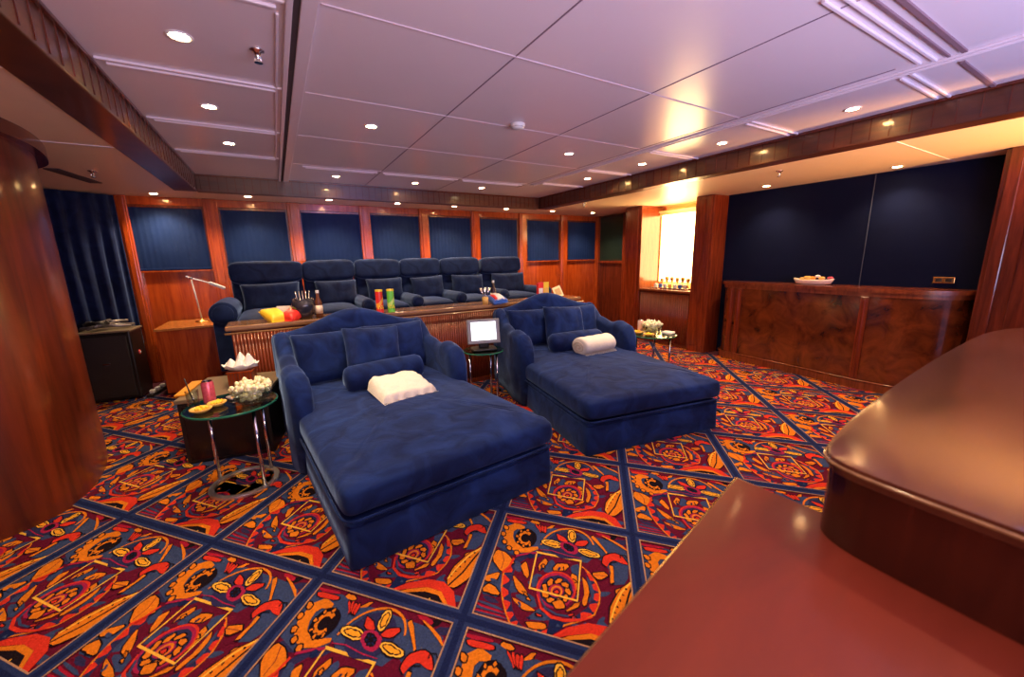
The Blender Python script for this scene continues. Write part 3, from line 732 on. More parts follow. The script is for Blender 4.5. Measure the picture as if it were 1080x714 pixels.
t = thing('towel', 'rolled cream towel resting on the right chaise longue', 'towel', local(C2, A2, (.76, 1.12, .482)), A2+math.radians(12), 'cream towels')
bm = NB(); prof = []
N = 60; tw = .42; ringpts = []
for k in range(N):
    a = 2*PI*k/N; r = .094; y = r*1.25*math.cos(a); z = max(.0, .080+r*.95*math.sin(a)); ringpts.append((y, z))
def sect(x, sc_): return [bm.verts.new((x, y*sc_, .072+(z-.072)*sc_)) for y, z in ringpts]
xs = [(-tw/2, .80), (-tw/2+.006, .93)] + [(-tw/2+.02+(tw-.04)*k/12, 1+.02*math.sin(k*1.7)) for k in range(13)] + [(tw/2-.006, .93), (tw/2, .80)]
rs = [sect(*q) for q in xs]
for a_, b_ in zip(rs, rs[1:]):
    for i in range(N): bm.faces.new((a_[i], a_[(i+1) % N], b_[(i+1) % N], b_[i]))
bm.faces.new(rs[0]); bm.faces.new(rs[-1]); obj('roll', bm, TOWEL, t, True)
bm = NB(); sp = []
for k in range(60): a = k/60*4*PI; r = .066*(1-k/62); sp.append((-tw/2-.002, r*1.2*math.cos(a), .072+r*.9*math.sin(a)))
tube(bm, sp, .005, 6); obj('spiral_fold', bm, mat('cream_towel_edge', (.70, .55, .45), .95), t, True)
bm = NB()
for k in range(40): x = -tw/2+tw*k/39; tube(bm, [(x, -.09, .02), (x+.002, -.105, .006), (x, -.118, .003)], .002, 5)
obj('fringe', bm, TOWEL, t)

# riser platform and recliners
struct('floor_riser', box(NB(), -.56, 4.6, 4.5, YB, 0, .35, .01), WD['dark'])
def recliner(x, wd, label, right_arm=False, big=False):
    y0 = 4.98; t = thing('recliner', label, 'recliner', (x, y0, .35), 0, 'navy recliners in the back row')
    hw = wd/2; ext = .33 if big else 0
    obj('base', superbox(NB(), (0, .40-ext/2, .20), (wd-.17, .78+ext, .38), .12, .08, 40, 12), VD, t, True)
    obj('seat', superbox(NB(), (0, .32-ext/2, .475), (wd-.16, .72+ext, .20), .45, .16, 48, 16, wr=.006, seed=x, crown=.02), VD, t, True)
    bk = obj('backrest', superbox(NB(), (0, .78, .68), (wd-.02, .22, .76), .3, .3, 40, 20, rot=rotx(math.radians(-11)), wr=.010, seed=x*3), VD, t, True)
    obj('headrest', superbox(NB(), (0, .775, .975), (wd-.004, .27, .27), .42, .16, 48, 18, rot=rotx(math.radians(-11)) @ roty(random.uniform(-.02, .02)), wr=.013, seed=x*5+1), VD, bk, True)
    arms = [(-hw, .08)] + ([(hw, .08)] if right_arm else [])
    if big: arms[0] = (-hw-.03, .125)
    for ax, r in arms:
        yy = -.10 if not big else -.12; zt = .585 if not big else .60
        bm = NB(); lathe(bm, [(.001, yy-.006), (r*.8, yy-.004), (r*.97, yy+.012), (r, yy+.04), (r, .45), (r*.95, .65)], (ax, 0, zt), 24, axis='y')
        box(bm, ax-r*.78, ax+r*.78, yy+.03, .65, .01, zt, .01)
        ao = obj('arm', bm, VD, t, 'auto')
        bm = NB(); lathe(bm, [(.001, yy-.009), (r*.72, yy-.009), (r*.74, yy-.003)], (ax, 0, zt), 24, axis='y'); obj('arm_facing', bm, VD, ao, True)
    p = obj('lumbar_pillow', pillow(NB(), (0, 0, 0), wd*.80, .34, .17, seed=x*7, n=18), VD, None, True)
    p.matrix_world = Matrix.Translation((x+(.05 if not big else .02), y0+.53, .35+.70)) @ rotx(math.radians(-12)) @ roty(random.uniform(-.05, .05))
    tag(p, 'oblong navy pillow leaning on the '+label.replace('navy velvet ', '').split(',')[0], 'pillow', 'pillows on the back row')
rl = [(-.095, .77, 'leftmost navy recliner, wide one behind the yellow snack bag'), (.59, .62, 'second navy recliner from the left, behind the snack bags and bottle'), (1.20, .60, 'third navy recliner from the left, behind the red and green tubes'),
      (1.80, .60, 'fourth navy recliner from the left'), (2.42, .64, 'fifth navy recliner from the left'), (3.13, .74, 'rightmost navy recliner, behind the red and yellow cartons')]
for k, (x, wd, l) in enumerate(rl): recliner(x, wd, l, k == 5, k == 0)
# long reeded console
t = thing('console', 'long console with polished top and reeded mahogany front before the recliners', 'console', (0, 4.075, 0))
x0, x1 = -.44, 3.50
obj('top', box(NB(), x0, x1, .04, .40, .875, .92, .012, 3), WD['console'], t)
obj('carcass', box(NB(), x0+.04, x1-.04, .06, .38, .0, .876, .004), WD['dark'], t)
bm = NB()
for k in range(150): lathe(bm, [(.0125, .06), (.0125, .85)], (x0+.055+k*(x1-x0-.11)/149, .058, 0), 8)
obj('reeding', bm, WD['reed'], t, True)
obj('plinth', box(NB(), x0+.03, x1-.03, .035, .07, 0, .06, .004), WD['dark'], t)
obj('edge_bead', tube(NB(), [(x0, -.002, .86), (x1, -.002, .86)], .009, 8), WD['console'], t, True)
# left low cabinet
t = thing('side_cabinet', 'plain mahogany cabinet with light orange top under the desk lamp', 'cabinet', (-.95, 5.62, 0))
obj('body', box(NB(), -.26, .26, 0, .72, .03, .735, .004), WD['wall'], t); obj('top', box(NB(), -.275, .275, -.015, .73, .735, .765, .006), wood('cabinet_top', (.40, .13, .03), (.60, .24, .06), .2), t)
obj('plinth', box(NB(), -.24, .24, .02, .7, 0, .04), WD['dark'], t)
t = thing('desk_lamp', 'slim white metal desk lamp with a jointed arm on the mahogany cabinet', 'lamp', (-.84, 5.98, .765))
bm = NB(); lathe(bm, [(.07, 0), (.07, .012), (.06, .02), (.012, .024), (.012, .05)], n=24); obj('base', bm, BRASS, t, True)
obj('pole', tube(NB(), [(0, 0, .02), (-.02, 0, .30), (-.035, 0, .52)], .008), WHITE, t, True)
obj('arm', tube(NB(), [(-.08, -.01, .55), (-.035, 0, .525), (.16, .02, .45)], .008), WHITE, t, True)
bm = NB(); superbox(bm, (0, 0, 0), (.17, .06, .035), .3, .3, 24, 12); bmesh.ops.transform(bm, matrix=Matrix.Translation((.20, .025, .425)) @ roty(math.radians(28)), verts=bm.verts); obj('lamp_head', bm, WHITE, t, True)
bm = NB(); lathe(bm, [(.016, -.014), (.016, .014)], (-.035, 0, .525), 14, axis='y'); obj('joint', bm, CHROME, t, True)
# black loudspeaker cabinet by the curtain
t = thing('loudspeaker', 'tall black loudspeaker cabinet standing before the curtain', 'loudspeaker', (-1.44, 5.69, 0), math.radians(-4))
obj('cabinet', box(NB(), -.42, 0, 0, .34, .02, .755, .012), BLACK, t); obj('top', box(NB(), -.43, .01, -.01, .35, .755, .775, .005), TAUPE, t)
obj('grille', box(NB(), -.39, -.03, -.012, .002, .05, .72, .006), mat('speaker_grille', (.018, .013, .012), .6, 0, .5, 200, .3), t)
obj('badge', box(NB(), -.26, -.20, -.017, -.010, .42, .432, .002), CHROME, t)
bm = NB(); lathe(bm, [(.001, .006), (.026, .006), (.028, 0)], (.001, .16, .50), 18, axis='x'); sk = obj('side_led', bm, RED, t)  # small LED, its red glow given as plain colour
bm = NB(); lathe(bm, [(.001, .008), (.010, .008), (.011, .005)], (.002, .16, .50), 12, axis='x'); obj('led_centre', bm, WHITE, sk)
# folded stand on it
t = thing('folded_stand', 'folded grey metal stand with loose cables lying on the black loudspeaker', 'stand', (-1.66, 5.86, .79))
for k, (a, b, h) in enumerate([((-.22, .05, 0), (.20, .02, .01), 0), ((-.18, -.05, .02), (.22, .08, .02), 0), ((-.12, -.10, .01), (.10, .06, .05), 0), ((-.20, .10, .04), (.16, .12, .06), 0), ((-.05, -.12, .03), (.02, .10, .08), 0)]):
    obj('rod', tube(NB(), [a, ((a[0]+b[0])/2, (a[1]+b[1])/2, (a[2]+b[2])/2+.015), b], .014), GREY, t, True)
bm = NB()
for k in range(3): tube(bm, [(-.06+.10*math.cos(s*.35)*(1-.1*k), -.02+.07*math.sin(s*.35), .05+.012*k+.008*math.sin(s)) for s in range(19)], .006, 8)
obj('cable', bm, BLACK, t, True)
t = thing('power_strip', 'dark strip with white plugs on the floor between loudspeaker and cabinet', 'power strip', (-1.33, 5.9, 0), math.radians(80))
obj('strip', box(NB(), -.25, .2, -.03, .03, 0, .04, .006), BLACK, t)
for k in range(3): obj('plug', box(NB(), -.20+k*.12, -.15+k*.12, -.022, .022, .04, .075, .006), WHITE, t)
# black flight case left of the chaise
cr = math.radians(-12)
t = thing('equipment_case', 'big black equipment case with a taupe lid beside the left chaise longue', 'case', (-.73, 3.53, 0), cr)
obj('body', box(NB(), 0, .57, 0, .60, .0, .47, .01), BLACK, t); obj('lid', box(NB(), -.01, .575, -.01, .61, .47, .5, .006), TAUPE, t)
obj('front_panel', box(NB(), .03, .54, -.012, .002, .03, .45, .004), mat('case_front', (.010, .007, .007), .25, 0, .4, 20), t)
obj('orange_label', box(NB(), .30, .39, -.017, -.011, .36, .42, .002), mat('orange_label', (.75, .12, .03), .4), t); obj('red_label', box(NB(), .47, .50, -.017, -.011, .37, .42, .002), RED, t)
# orange booklet on the case, over its left edge
bm = NB(); box(bm, -.035, .035, -.19, .19, 0, .014, .003); bk = thing('booklet', 'narrow orange booklet lying over the left edge of the black case', 'booklet', (-.69, 3.80, .502), math.radians(-8))
obj('cover', bm, ORG, bk); obj('pages', box(NB(), -.031, .033, -.185, .185, .003, .011), WHITE, bk)
# napkin holder
t = thing('napkin_box', 'dark red wooden box that carries the white napkin bowl on the black case', 'box', (-.33, 3.72, .5), cr)
obj('box_body', box(NB(), -.085, .085, -.065, .065, 0, .115, .006), WD['reed'], t); obj('box_rim', box(NB(), -.09, .09, -.07, .07, .105, .12, .004), WD['wall'], t)
bm = NB()
for k in range(9): box(bm, -.08+k*.0188, -.074+k*.0188, -.068, -.064, .005, .105)
obj('slats', bm, WD['wall'], t)
t = thing('white_bowl', 'scalloped white bowl filled with folded napkins on the dark red box', 'bowl', (-.33, 3.72, .62), cr)
bm = NB(); nn_ = 40
for r0, z0, r1, z1 in ((.05, 0, .05, .004),):
    pass
prof = [(.001, .002), (.05, .002), (.09, .02), (.125, .05), (.121, .053), (.085, .026), (.048, .010), (.001, .009)]
lathe(bm, prof, n=nn_)
for v in bm.verts:
    a = math.atan2(v.co.y, v.co.x); r = math.hypot(v.co.x, v.co.y)
    if r > .08: v.co.z += .008*math.sin(a*8); v.co.x *= 1+.03*math.sin(a*8); v.co.y *= .8
obj('dish', bm, WHITE, t, True)
for k, (x, y, h, rz) in enumerate([(-.065, 0, .075, .3), (.0, .02, .12, 1.2), (.06, 0, .11, 2.0), (.0, -.03, .07, .7)]):
    bm = NB(); n = 14; rr = []
    for q in range(6):
        s = q/5; rr.append([bm.verts.new((x+(.048*(1-s)**.8+.003)*math.cos(2*PI*i/n)*(1+.2*math.sin(i*2.3+k)), y+(.04*(1-s)**.8+.003)*math.sin(2*PI*i/n)*(1+.2*math.sin(i*1.9+k)), .02+h*s)) for i in range(n)])
    for a_, b_ in zip(rr, rr[1:]):
        for i in range(n): bm.faces.new((a_[i], a_[(i+1) % n], b_[(i+1) % n], b_[i]))
    bm.faces.new(rr[-1]); bm.faces.new(rr[0][::-1]); obj('napkin', bm, mat('napkin_white%d' % k, (.85, .80, .80), .9), t, True)

# glass side tables
def glass_table(loc, r, label):
    t = thing('glass_side_table', label, 'side table', loc, 0, 'round glass side tables')
    bm = NB(); lathe(bm, [(.001, .560), (r-.006, .560), (r-.006, .572), (.001, .572)], n=56); tt = obj('table_top', bm, GGREEN, t, 'auto')
    bm = NB(); lathe(bm, [(r-.006, .559), (r, .562), (r, .569), (r-.006, .5725), (r-.006, .559)], n=56); obj('glass_edge', bm, GEDGE, tt, 'auto')
    rb = r*.78
    bm = NB(); lathe(bm, [(rb-.03, .004), (rb, .004), (rb+.003, .014), (rb, .024), (rb-.03, .024), (rb-.033, .014), (rb-.03, .004)], n=56); obj('base_ring', bm, mat('satin_chrome', (.85, .85, .88), .28, .9, .02), t, 'auto')
    for a in (2.5, 5.4, .6):
        x, y = (rb-.016)*math.cos(a), (rb-.016)*math.sin(a)
        obj('leg', tube(NB(), [(x, y, .01), (x, y, .557)], .011, 12), CHROME, t, True)
        if a == .6: pass
    return t
T1 = (-.345, 2.99, 0); glass_table(T1, .255, 'round glass side table with chrome legs in front of the black case')
T2 = (1.66, 3.40, 0); glass_table(T2, .20, 'small round glass table between the two chaises, under the touchscreen')
T3 = (3.60, 2.98, 0); glass_table(T3, .255, 'round glass side table right of the farther chaise longue')
ZT = .573
def popcorn_bowl(x, y, z, r, label, name='popcorn_bowl'):
    t = thing(name, label, 'bowl', (x, y, z), 0)
    bm = NB(); lathe(bm, [(.001, 0), (r*.45, 0), (r*.82, r*.42), (r, r*.95), (r-.005, r*.95), (r*.79, r*.45), (r*.42, .008), (.001, .008)], n=36); obj('glass_bowl', bm, GLASS, t, True)
    bm = NB(); rnd = random.Random(5)
    for k in range(170):
        a = rnd.uniform(0, 2*PI); q = math.sqrt(rnd.random())*r*.86; h = .25*r+.55*r*rnd.random() if q < r*.55 else .62*r+.2*r*rnd.random(); h += .28*r*(1-(q/r)**2)*(rnd.random() > .4)
        bmesh.ops.create_icosphere(bm, subdivisions=1, radius=rnd.uniform(.010, .016), matrix=Matrix.Translation((q*math.cos(a), q*math.sin(a), h)))
    for v in bm.verts: v.co += Vector((noise.noise(v.co*90), noise.noise(v.co*90+Vector((3, 0, 0))), noise.noise(v.co*90+Vector((0, 7, 0)))))*.006; v.co.z = max(.012, v.co.z*1.28-.012)
    p = obj('popcorn', bm, POP, t, True); p['kind'] = 'stuff'
    return t
popcorn_bowl(T1[0]+.12, T1[1]-.085, ZT, .125, 'glass bowl of popcorn on the left glass table')
popcorn_bowl(T3[0]+.0, T3[1]+.02, ZT, .12, 'glass bowl of popcorn on the right glass table')
def can(x, y, z, label, m, h=.122, r=.033):
    t = thing('soda_can', label, 'can', (x, y, z)); bm = NB(); lathe(bm, [(.001, .004), (r*.75, 0), (r, .010), (r, h-.014), (r*.82, h)], n=24); obj('can_body', bm, m, t, 'auto')
    bm = NB(); lathe(bm, [(r*.82, h), (r*.84, h+.003), (r*.74, h-.002), (.001, h-.002)], n=24); obj('can_top', bm, CHROME, t, 'auto')
    bm = NB(); box(bm, -.008, .008, -.014, .006, h, h+.003, .001); obj('pull_tab', bm, CHROME, t)
can(T1[0]-.12, T1[1]+.08, ZT, 'pink and red soda can standing on the left glass table', PINK, .145, .034)
can(T3[0]-.03, T3[1]+.16, ZT, 'pale pink can behind the popcorn on the right glass table', mat('pale_pink_can', (.85, .55, .5), .4), .14, .033); can(T3[0]+.10, T3[1]+.12, ZT, 'orange and white can behind the popcorn on the right glass table', mat('orange_can', (.85, .35, .1), .4), .13, .033)
t = thing('drinking_glass', 'tall glass with a dark straw on the left glass table', 'glass', (T1[0]-.19, T1[1]-.0, ZT))
bm = NB(); lathe(bm, [(.001, 0), (.028, 0), (.034, .12), (.031, .12), (.026, .008), (.001, .008)], n=24); obj('tumbler', bm, GLASS, t, True)
obj('straw', tube(NB(), [(.012, 0, .01), (-.01, .0, .11), (-.022, .0, .20)], .0035, 8), BLACK, t, True)
def snack_dish(x, y, z, label, m1, rz=0, r=.055):
    t = thing('snack_dish', label, 'dish', (x, y, z), rz); bm = NB(); lathe(bm, [(.001, 0), (r*.5, 0), (r*.95, .018), (r, .026), (r*.92, .025), (r*.5, .008), (.001, .008)], n=30); obj('dish', bm, m1, t, True)
    bm = NB(); rnd = random.Random(int(x*100))
    for k in range(16):
        a = rnd.uniform(0, 2*PI); q = math.sqrt(rnd.random())*r*.6; bmesh.ops.create_icosphere(bm, subdivisions=1, radius=.010, matrix=Matrix.Translation((q*math.cos(a), q*math.sin(a), .024+.006*rnd.random())))
    s = obj('sweets', bm, YEL, t, True); s['kind'] = 'stuff'
snack_dish(T1[0]-.145, T1[1]-.09, ZT, 'amber dish of yellow sweets at the front of the left glass table', AMBER, 0, .058)
snack_dish(T1[0]-.075, T1[1]-.01, ZT, 'amber dish of yellow sweets behind the other, near the soda can', AMBER, 0, .052)
tg = thing('snack_packet', 'small silver and white sachet in the middle of the left glass table', 'packet', (T1[0]+.0, T1[1]+.10, ZT), .5)
obj('sachet', superbox(NB(), (0, 0, .009), (.06, .09, .018), .6, .3, 20, 10), mat('silver_pack', (.7, .7, .72), .25, .6), tg, True)
# right table things
snack_dish(T3[0]-.13, T3[1]+.12, ZT, 'flat golden snack dish at the back left of the right glass table', AMBER, 0, .075); snack_dish(T3[0]-.14, T3[1]-.06, ZT, 'golden snack dish at the front left of the right glass table', AMBER, 0, .06)
t = thing('napkin_stack', 'white folded napkins at the right edge of the right glass table', 'napkins', (T3[0]+.14, T3[1]-.09, ZT), .3)
obj('napkin', superbox(NB(), (0, 0, .012), (.12, .12, .024), .3, .15, 24, 10, wr=.003), TOWEL, t, True)
# touchscreen
t = thing('touchscreen', 'lit white touchscreen on a grey stand between the chaises', 'screen', (T2[0]+.0, T2[1]-.02, ZT), math.radians(-16))
R_ = rotx(math.radians(-12))
def tr(bm): bmesh.ops.transform(bm, matrix=Matrix.Translation((0, 0, .185)) @ R_, verts=bm.verts); return bm
bz = obj('bezel', tr(box(NB(), -.16, .16, 0, .03, -.12, .12, .008)), mat('bezel_grey', (.20, .19, .21), .35), t)
obj('display', tr(box(NB(), -.122, .122, -.003, .002, -.085, .092)), emit('screen_white', (.85, .93, 1), 1.1), bz)
obj('stand_neck', box(NB(), -.05, .05, .0, .06, .02, .09, .01), BLACK, t); obj('stand_base', superbox(NB(), (0, .02, .012), (.24, .18, .022), .4, .25, 30, 10), BLACK, t, True)

# console-top items
ZK = .921
def snack_bag(x, y, rz, label, m, w=.17, h=.22, tilt=-1.2):
    t = thing('snack_bag', label, 'snack bag', (x, y, ZK+.045), rz, None); bm = pillow(NB(), (0, 0, 0), w, h, .09, rotx(tilt), n=14, seed=x, wr=.006); obj('foil', bm, m, t, True)
    bm = NB(); 
    for s in (-1, 1):
        box(bm, -w/2, w/2, -.001, .001, s*h/2-.010, s*h/2+.008)
    bmesh.ops.transform(bm, matrix=rotx(tilt), verts=bm.verts); obj('crimped_seal', bm, m, t)
    return t
snack_bag(-.06, 4.25, .5, 'yellow snack bag on the left end of the console', YEL); snack_bag(.09, 4.24, -.8, 'red snack bag beside the yellow one on the console', RED)
t = thing('paper_leaflet', 'white folded leaflet standing behind the yellow snack bag', 'leaflet', (.02, 4.37, ZK), -.3)
obj('leaf', box(NB(), -.06, .06, -.002, .002, 0, .12, rot=None), WHITE, t)
obj('leaf_back', box(NB(), -.06, .06, .012, .016, 0, .11), WHITE, t)
t = thing('ice_bowl', 'dark round glass cooler holding spoons and packets on the console', 'cooler', (.19, 4.27, ZK))
bm = NB(); lathe(bm, [(.001, 0), (.06, 0), (.095, .05), (.11, .12), (.095, .19), (.088, .19), (.10, .12), (.085, .05), (.001, .01)], n=32); obj('cooler_body', bm, DGLASS, t, True)
for k in range(5): obj('stirrer', tube(NB(), [(.02*k-.04, 0, .05), (.03*k-.06, .02*(k-2), .26)], .005, 6), CHROME, t, True)
def bottle(x, y, label, body, cap, h=.26):
    t = thing('bottle', label, 'bottle', (x, y, ZK)); bm = NB(); lathe(bm, [(.001, 0), (.032, 0), (.034, .01), (.034, h*.55), (.015, h*.74), (.013, h*.9)], n=22); obj('bottle_body', bm, body, t, True)
    bm = NB(); lathe(bm, [(.015, h*.9), (.015, h), (.001, h)], n=16); obj('cap', bm, cap, t, 'auto')
    bm = NB(); lathe(bm, [(.0348, h*.15), (.0348, h*.45)], n=22); obj('label_band', bm, mat('bottle_label%d' % int(x*10), (.75, .62, .5), .5), t, True)
bottle(.315, 4.24, 'small dark bottle with white cap beside the dark glass cooler', mat('brown_bottle', (.10, .03, .015), .15), WHITE)
def tube_pack(x, y, label, m, m2):
    t = thing('crisp_tube', label, 'snack tube', (x, y, ZK)); bm = NB(); lathe(bm, [(.036, 0), (.036, .22), (.034, .222)], n=26); obj('tube_body', bm, m, t, 'auto')
    bm = NB(); lathe(bm, [(.0375, .216), (.0375, .235), (.001, .236)], n=26); obj('lid', bm, YEL, t, 'auto')
    bm = NB(); n = 26; hb = .045
    g0 = [(.0366*math.cos(2*PI*i/n), .0366*math.sin(2*PI*i/n), .10+.05*math.sin(2*PI*i/n*1+1)) for i in range(n)]
    a = [bm.verts.new(p) for p in g0]; b = [bm.verts.new((p[0], p[1], p[2]+hb)) for p in g0]
    for i in range(n): bm.faces.new((a[i], a[(i+1) % n], b[(i+1) % n], b[i]))
    obj('wave_band', bm, m2, t, True)
    bm = NB()
    for q in range(5):
        a_ = -2.2+q*.35; bmesh.ops.create_icosphere(bm, subdivisions=1, radius=.010, matrix=Matrix.Translation((.034*math.cos(a_), .034*math.sin(a_), .045+.02*(q % 2))))
    obj('printed_dots', bm, YEL, t)
tube_pack(.885, 4.22, 'red cylindrical snack tube with yellow lid on the console', RED, ORG); tube_pack(.995, 4.20, 'green cylindrical snack tube with yellow lid on the console', GRN, mat('lime_pack', (.55, .75, .15), .35))
t = thing('utensil_glass', 'small glass holding silver utensils on the console, beside the crisp bag', 'glass', (2.08, 4.16, ZK))
bm = NB(); lathe(bm, [(.001, 0), (.03, 0), (.038, .08), (.035, .08), (.028, .006), (.001, .006)], n=22); obj('cup', bm, AMBER, t, True)
for k in range(6):
    a = k*1.05; u = obj('utensil', tube(NB(), [(.01*math.cos(a), .01*math.sin(a), .01), (.03*math.cos(a), .03*math.sin(a), .12), (.065*math.cos(a), .05*math.sin(a), .19)], [.003, .003, .014], 8), CHROME, t, True)
bottle(2.21, 4.20, 'slim dark bottle with white cap beside the utensils on the console', mat('dark_bottle', (.03, .015, .02), .15), WHITE, .27)
sb = snack_bag(2.24, 4.16, .2, 'blue white and red snack bag on the middle of the console', BLU, .22, .16, -1.15)
bm = pillow(NB(), (0, -.004, .010), .13, .15, .088, rotx(-1.15), n=12, seed=3); obj('white_stripe', bm, WHITE, sb, True)
bm = pillow(NB(), (-.06, -.006, .008), .06, .13, .085, rotx(-1.15), n=12, seed=3); obj('red_stripe', bm, RED, sb, True)
for x, m, lab in ((2.90, RED, 'tall red snack carton standing on the right part of the console'), (2.985, YEL, 'tall yellow snack carton beside the red one on the console')):
    t = thing('snack_carton', lab, 'carton', (x, 4.22, ZK), -.1); obj('carton', box(NB(), -.038, .038, -.025, .025, 0, .20, .003), m, t)
    obj('printed_panel', box(NB(), -.028, .028, -.027, -.0245, .05, .14), WHITE if m is RED else AMBER, t); obj('flap', box(NB(), -.038, .038, -.025, -.022, .2, .215), m, t)
t = thing('menu_card', 'cream card leaning at the right end of the console', 'card', (3.24, 4.24, ZK), .0)
bm = NB(); box(bm, -.07, .07, -.003, .003, 0, .15, .001, rot=None); bmesh.ops.transform(bm, matrix=rotx(-.35) @ roty(-.25), verts=bm.verts); obj('card', bm, mat('cream_card', (.85, .70, .40), .6), t)
bm = NB(); box(bm, -.045, .045, -.005, -.003, .03, .12); bmesh.ops.transform(bm, matrix=rotx(-.35) @ roty(-.25), verts=bm.verts); obj('card_print', bm, mat('card_print', (.55, .35, .15), .6), t)

# ------------------------------------------------------------------ bar
bar = thing('bar', 'bow-fronted mahogany bar with burl panels against the navy wall', 'bar', (0, 0, 0))
front = smoothpoly([(5.60, 3.30), (5.42, 3.29), (5.36, 3.22), (5.33, 3.0), (5.30, 2.6), (5.27, 2.2), (5.235, 1.85), (5.21, 1.6), (5.23, 1.35), (5.30, 1.12), (5.42, 1.0), (5.61, .95)], 2)
def off(pl, d): 
    out = []
    for i, (x, y) in enumerate(pl):
        a = pl[max(0, i-1)]; b = pl[min(len(pl)-1, i+1)]; tx, ty = b[0]-a[0], b[1]-a[1]; l = math.hypot(tx, ty) or 1
        out.append((x+ty/l*d, y-tx/l*d))
    return out
def clampx(pl): return [(min(5.615, x), max(.935, y)) for x, y in pl]
bm = prism(NB(), front, .02, 1.03); obj('body', bm, WD['burl'], bar, 'auto')
bm = prism(NB(), clampx(off(front, .045)), 1.03, 1.07, .012, 3); obj('bar_top', bm, WD['barw'], bar, 'auto')
bm = prism(NB(), clampx(off(front, .02)), .985, 1.03, .004); obj('frieze', bm, WD['barw'], bar, 'auto')
bm = prism(NB(), clampx(off(front, .03)), 0, .09, .012, 3); obj('plinth', bm, WD['barw'], bar, 'auto')
obj('toe_rail', tube(NB(), [(x, y, .10) for x, y in off(front, .035)[3:-6]], .008, 8), WD['barw'], bar, True)
def onfront(y):
    for a, b in zip(front, front[1:]):
        if b[1] <= y <= a[1] and a[1] != b[1]:
            t_ = (a[1]-y)/(a[1]-b[1]); return a[0]+(b[0]-a[0])*t_
for y in (3.14, 3.03, 1.66):
    x = onfront(y); bm = NB(); box(bm, x-.022, x+.02, y-.035, y+.035, .09, .985, .008); lathe(bm, [(.012, .12), (.012, .96)], (x-.022, y, 0), 10); obj('pilaster', bm, WD['pillar'], bar)
x = onfront(3.2) or 5.36
# dish on the bar
t = thing('boat_dish', 'long white boat-shaped dish with gold and pink pieces on the bar', 'dish', (5.44, 2.24, 1.07), math.radians(-84))
bm = NB(); n = 40; rr = []
for (sc1, z) in ((.5, 0), (.85, .012), (1.0, .05), (.96, .055), (.8, .03), (.45, .02)):
    rr.append([bm.verts.new((.20*sc1*spow(math.cos(2*PI*i/n), .8), .075*sc1*spow(math.sin(2*PI*i/n), .9), z+(.018*abs(math.cos(2*PI*i/n))**3 if z > .03 else 0))) for i in range(n)])
for a_, b_ in zip(rr, rr[1:]):
    for i in range(n): bm.faces.new((a_[i], a_[(i+1) % n], b_[(i+1) % n], b_[i]))
bm.faces.new(rr[0]); bm.faces.new(rr[-1]); obj('dish', bm, mat('cream_ceramic', (.82, .62, .50), .3), t, True)
for k, (x, z, r, m) in enumerate([(-.11, .065, .022, AMBER), (-.06, .075, .030, AMBER), (-.01, .075, .024, ORG), (.04, .095, .020, TOWEL), (.08, .075, .024, AMBER), (.16, .08, .022, PINK)]):
    bm = NB(); superbox(bm, (x, 0, z), (r*2.6, r*1.8, r*1.5), .8, .8, 16, 10, wr=.004, seed=k); obj('piece', bm, m, t, True)
t = thing('wall_plate', 'small brass socket plate on the navy wall above the bar', 'socket', (5.618, 1.21, 1.15))
obj('plate', box(NB(), -.01, 0, -.075, .075, -.03, .03, .003), BRASS, t); 
for y in (-.035, .035): obj('socket', box(NB(), -.013, -.008, y-.022, y+.022, -.016, .016, .002), BLACK, t)
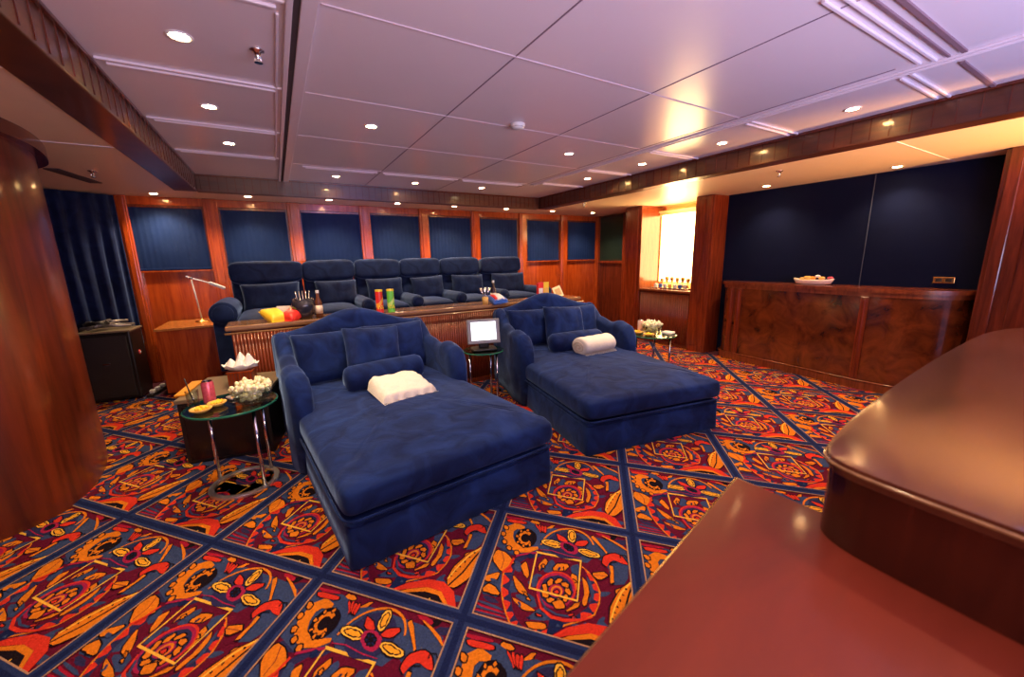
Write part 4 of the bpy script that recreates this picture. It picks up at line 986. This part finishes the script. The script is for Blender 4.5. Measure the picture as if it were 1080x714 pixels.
# niche ornament tray
t = thing('glass_tray', 'row of small gold and white glassware on a tray in the bright niche', 'tray', (5.56, 4.27, .90))
obj('tray', box(NB(), -.12, .12, -.33, .33, 0, .02, .006), mat('mirror_tray', (.8, .75, .65), .1, .9), t)
rnd = random.Random(3)
for k in range(7):
    y = -.28+k*.093; bm = NB(); lathe(bm, [(.001, 0), (.03, 0), (.034, .05), (.02, .06), (.001, .062)], (-.06, y, .02), 16); obj('cup', bm, [WHITE, BLU, WHITE, AMBER, WHITE, BLU, WHITE][k], t, True)
for k in range(6):
    y = -.25+k*.10; bm = NB(); h = .14+.05*rnd.random(); lathe(bm, [(.001, 0), (.022, 0), (.006, .03), (.006, .07), (.035, h*.75), (.028, h), (.001, h)], (.05, y, .02), 16); obj('goblet', bm, BRASS if k % 2 else AMBER, t, True)
# ------------------------------------------------------------------ foreground counters
Z1, Z2 = .80, 1.0
t = thing('lower_counter', 'low reddish brown polished counter in the right foreground', 'counter', (0, 0, 0))
lc = [(1.103, .584), (1.118, .40), (1.115, -.9), (.05, -.9), (.05, .332), (.319, .396)]
obj('counter_top', prism(NB(), lc, Z1-.045, Z1, .006, 3), WD['counter'], t, 'auto')
obj('counter_body', prism(NB(), [(1.06, .54), (1.06, -.88), (.09, -.88), (.09, .30), (.32, .35)], 0, Z1-.045), WD['cside'], t)
bm = NB(); tube(bm, [(1.116, .40, Z1-.006), (1.103, .584, Z1-.006), (.319, .396, Z1-.006), (.05, .332, Z1-.006)], .005, 8); obj('edge_highlight', bm, BRASS, t, True)  # gold highlight of the glossy edge, put in as a brass strip
t = thing('raised_counter', 'raised curved brown counter tier at the right edge, above the lower counter', 'counter', (0, 0, 0))
uc = [(.985, -.9), (.985, -.3), (.99, .07), (.995, .28), (1.02, .345), (1.07, .372), (1.375, .414), (1.96, .461), (2.6, .495), (3.3, .513), (3.66, .44), (3.9, .2), (4.0, -.9)]
ucs = [uc[0]]+smoothpoly(uc[2:-1], 2)+[uc[-1]]
obj('counter_top', prism(NB(), ucs, Z2-.03, Z2, .010, 4), WD['counterhi'], t, 'auto')
obj('edge_highlight', tube(NB(), [(x-.001 if x < 1.2 else x, y+.001, Z2-.012) for x, y in ucs[0:-8]], .004, 8), WD['console'], t, True)  # bevel highlight of the top edge, modelled as a thin lighter strip
obj('fascia', prism(NB(), [(x+(.006 if x < 1.2 else 0), y-.008) for x, y in ucs], Z1+.001, Z2-.03), WD['cside'], t, 'auto')
obj('counter_body', prism(NB(), [(1.16, -.88), (1.16, .33), (1.6, .38), (3.3, .44), (3.7, .3), (3.9, -.88)], 0, Z1+.001), WD['cside'], t)
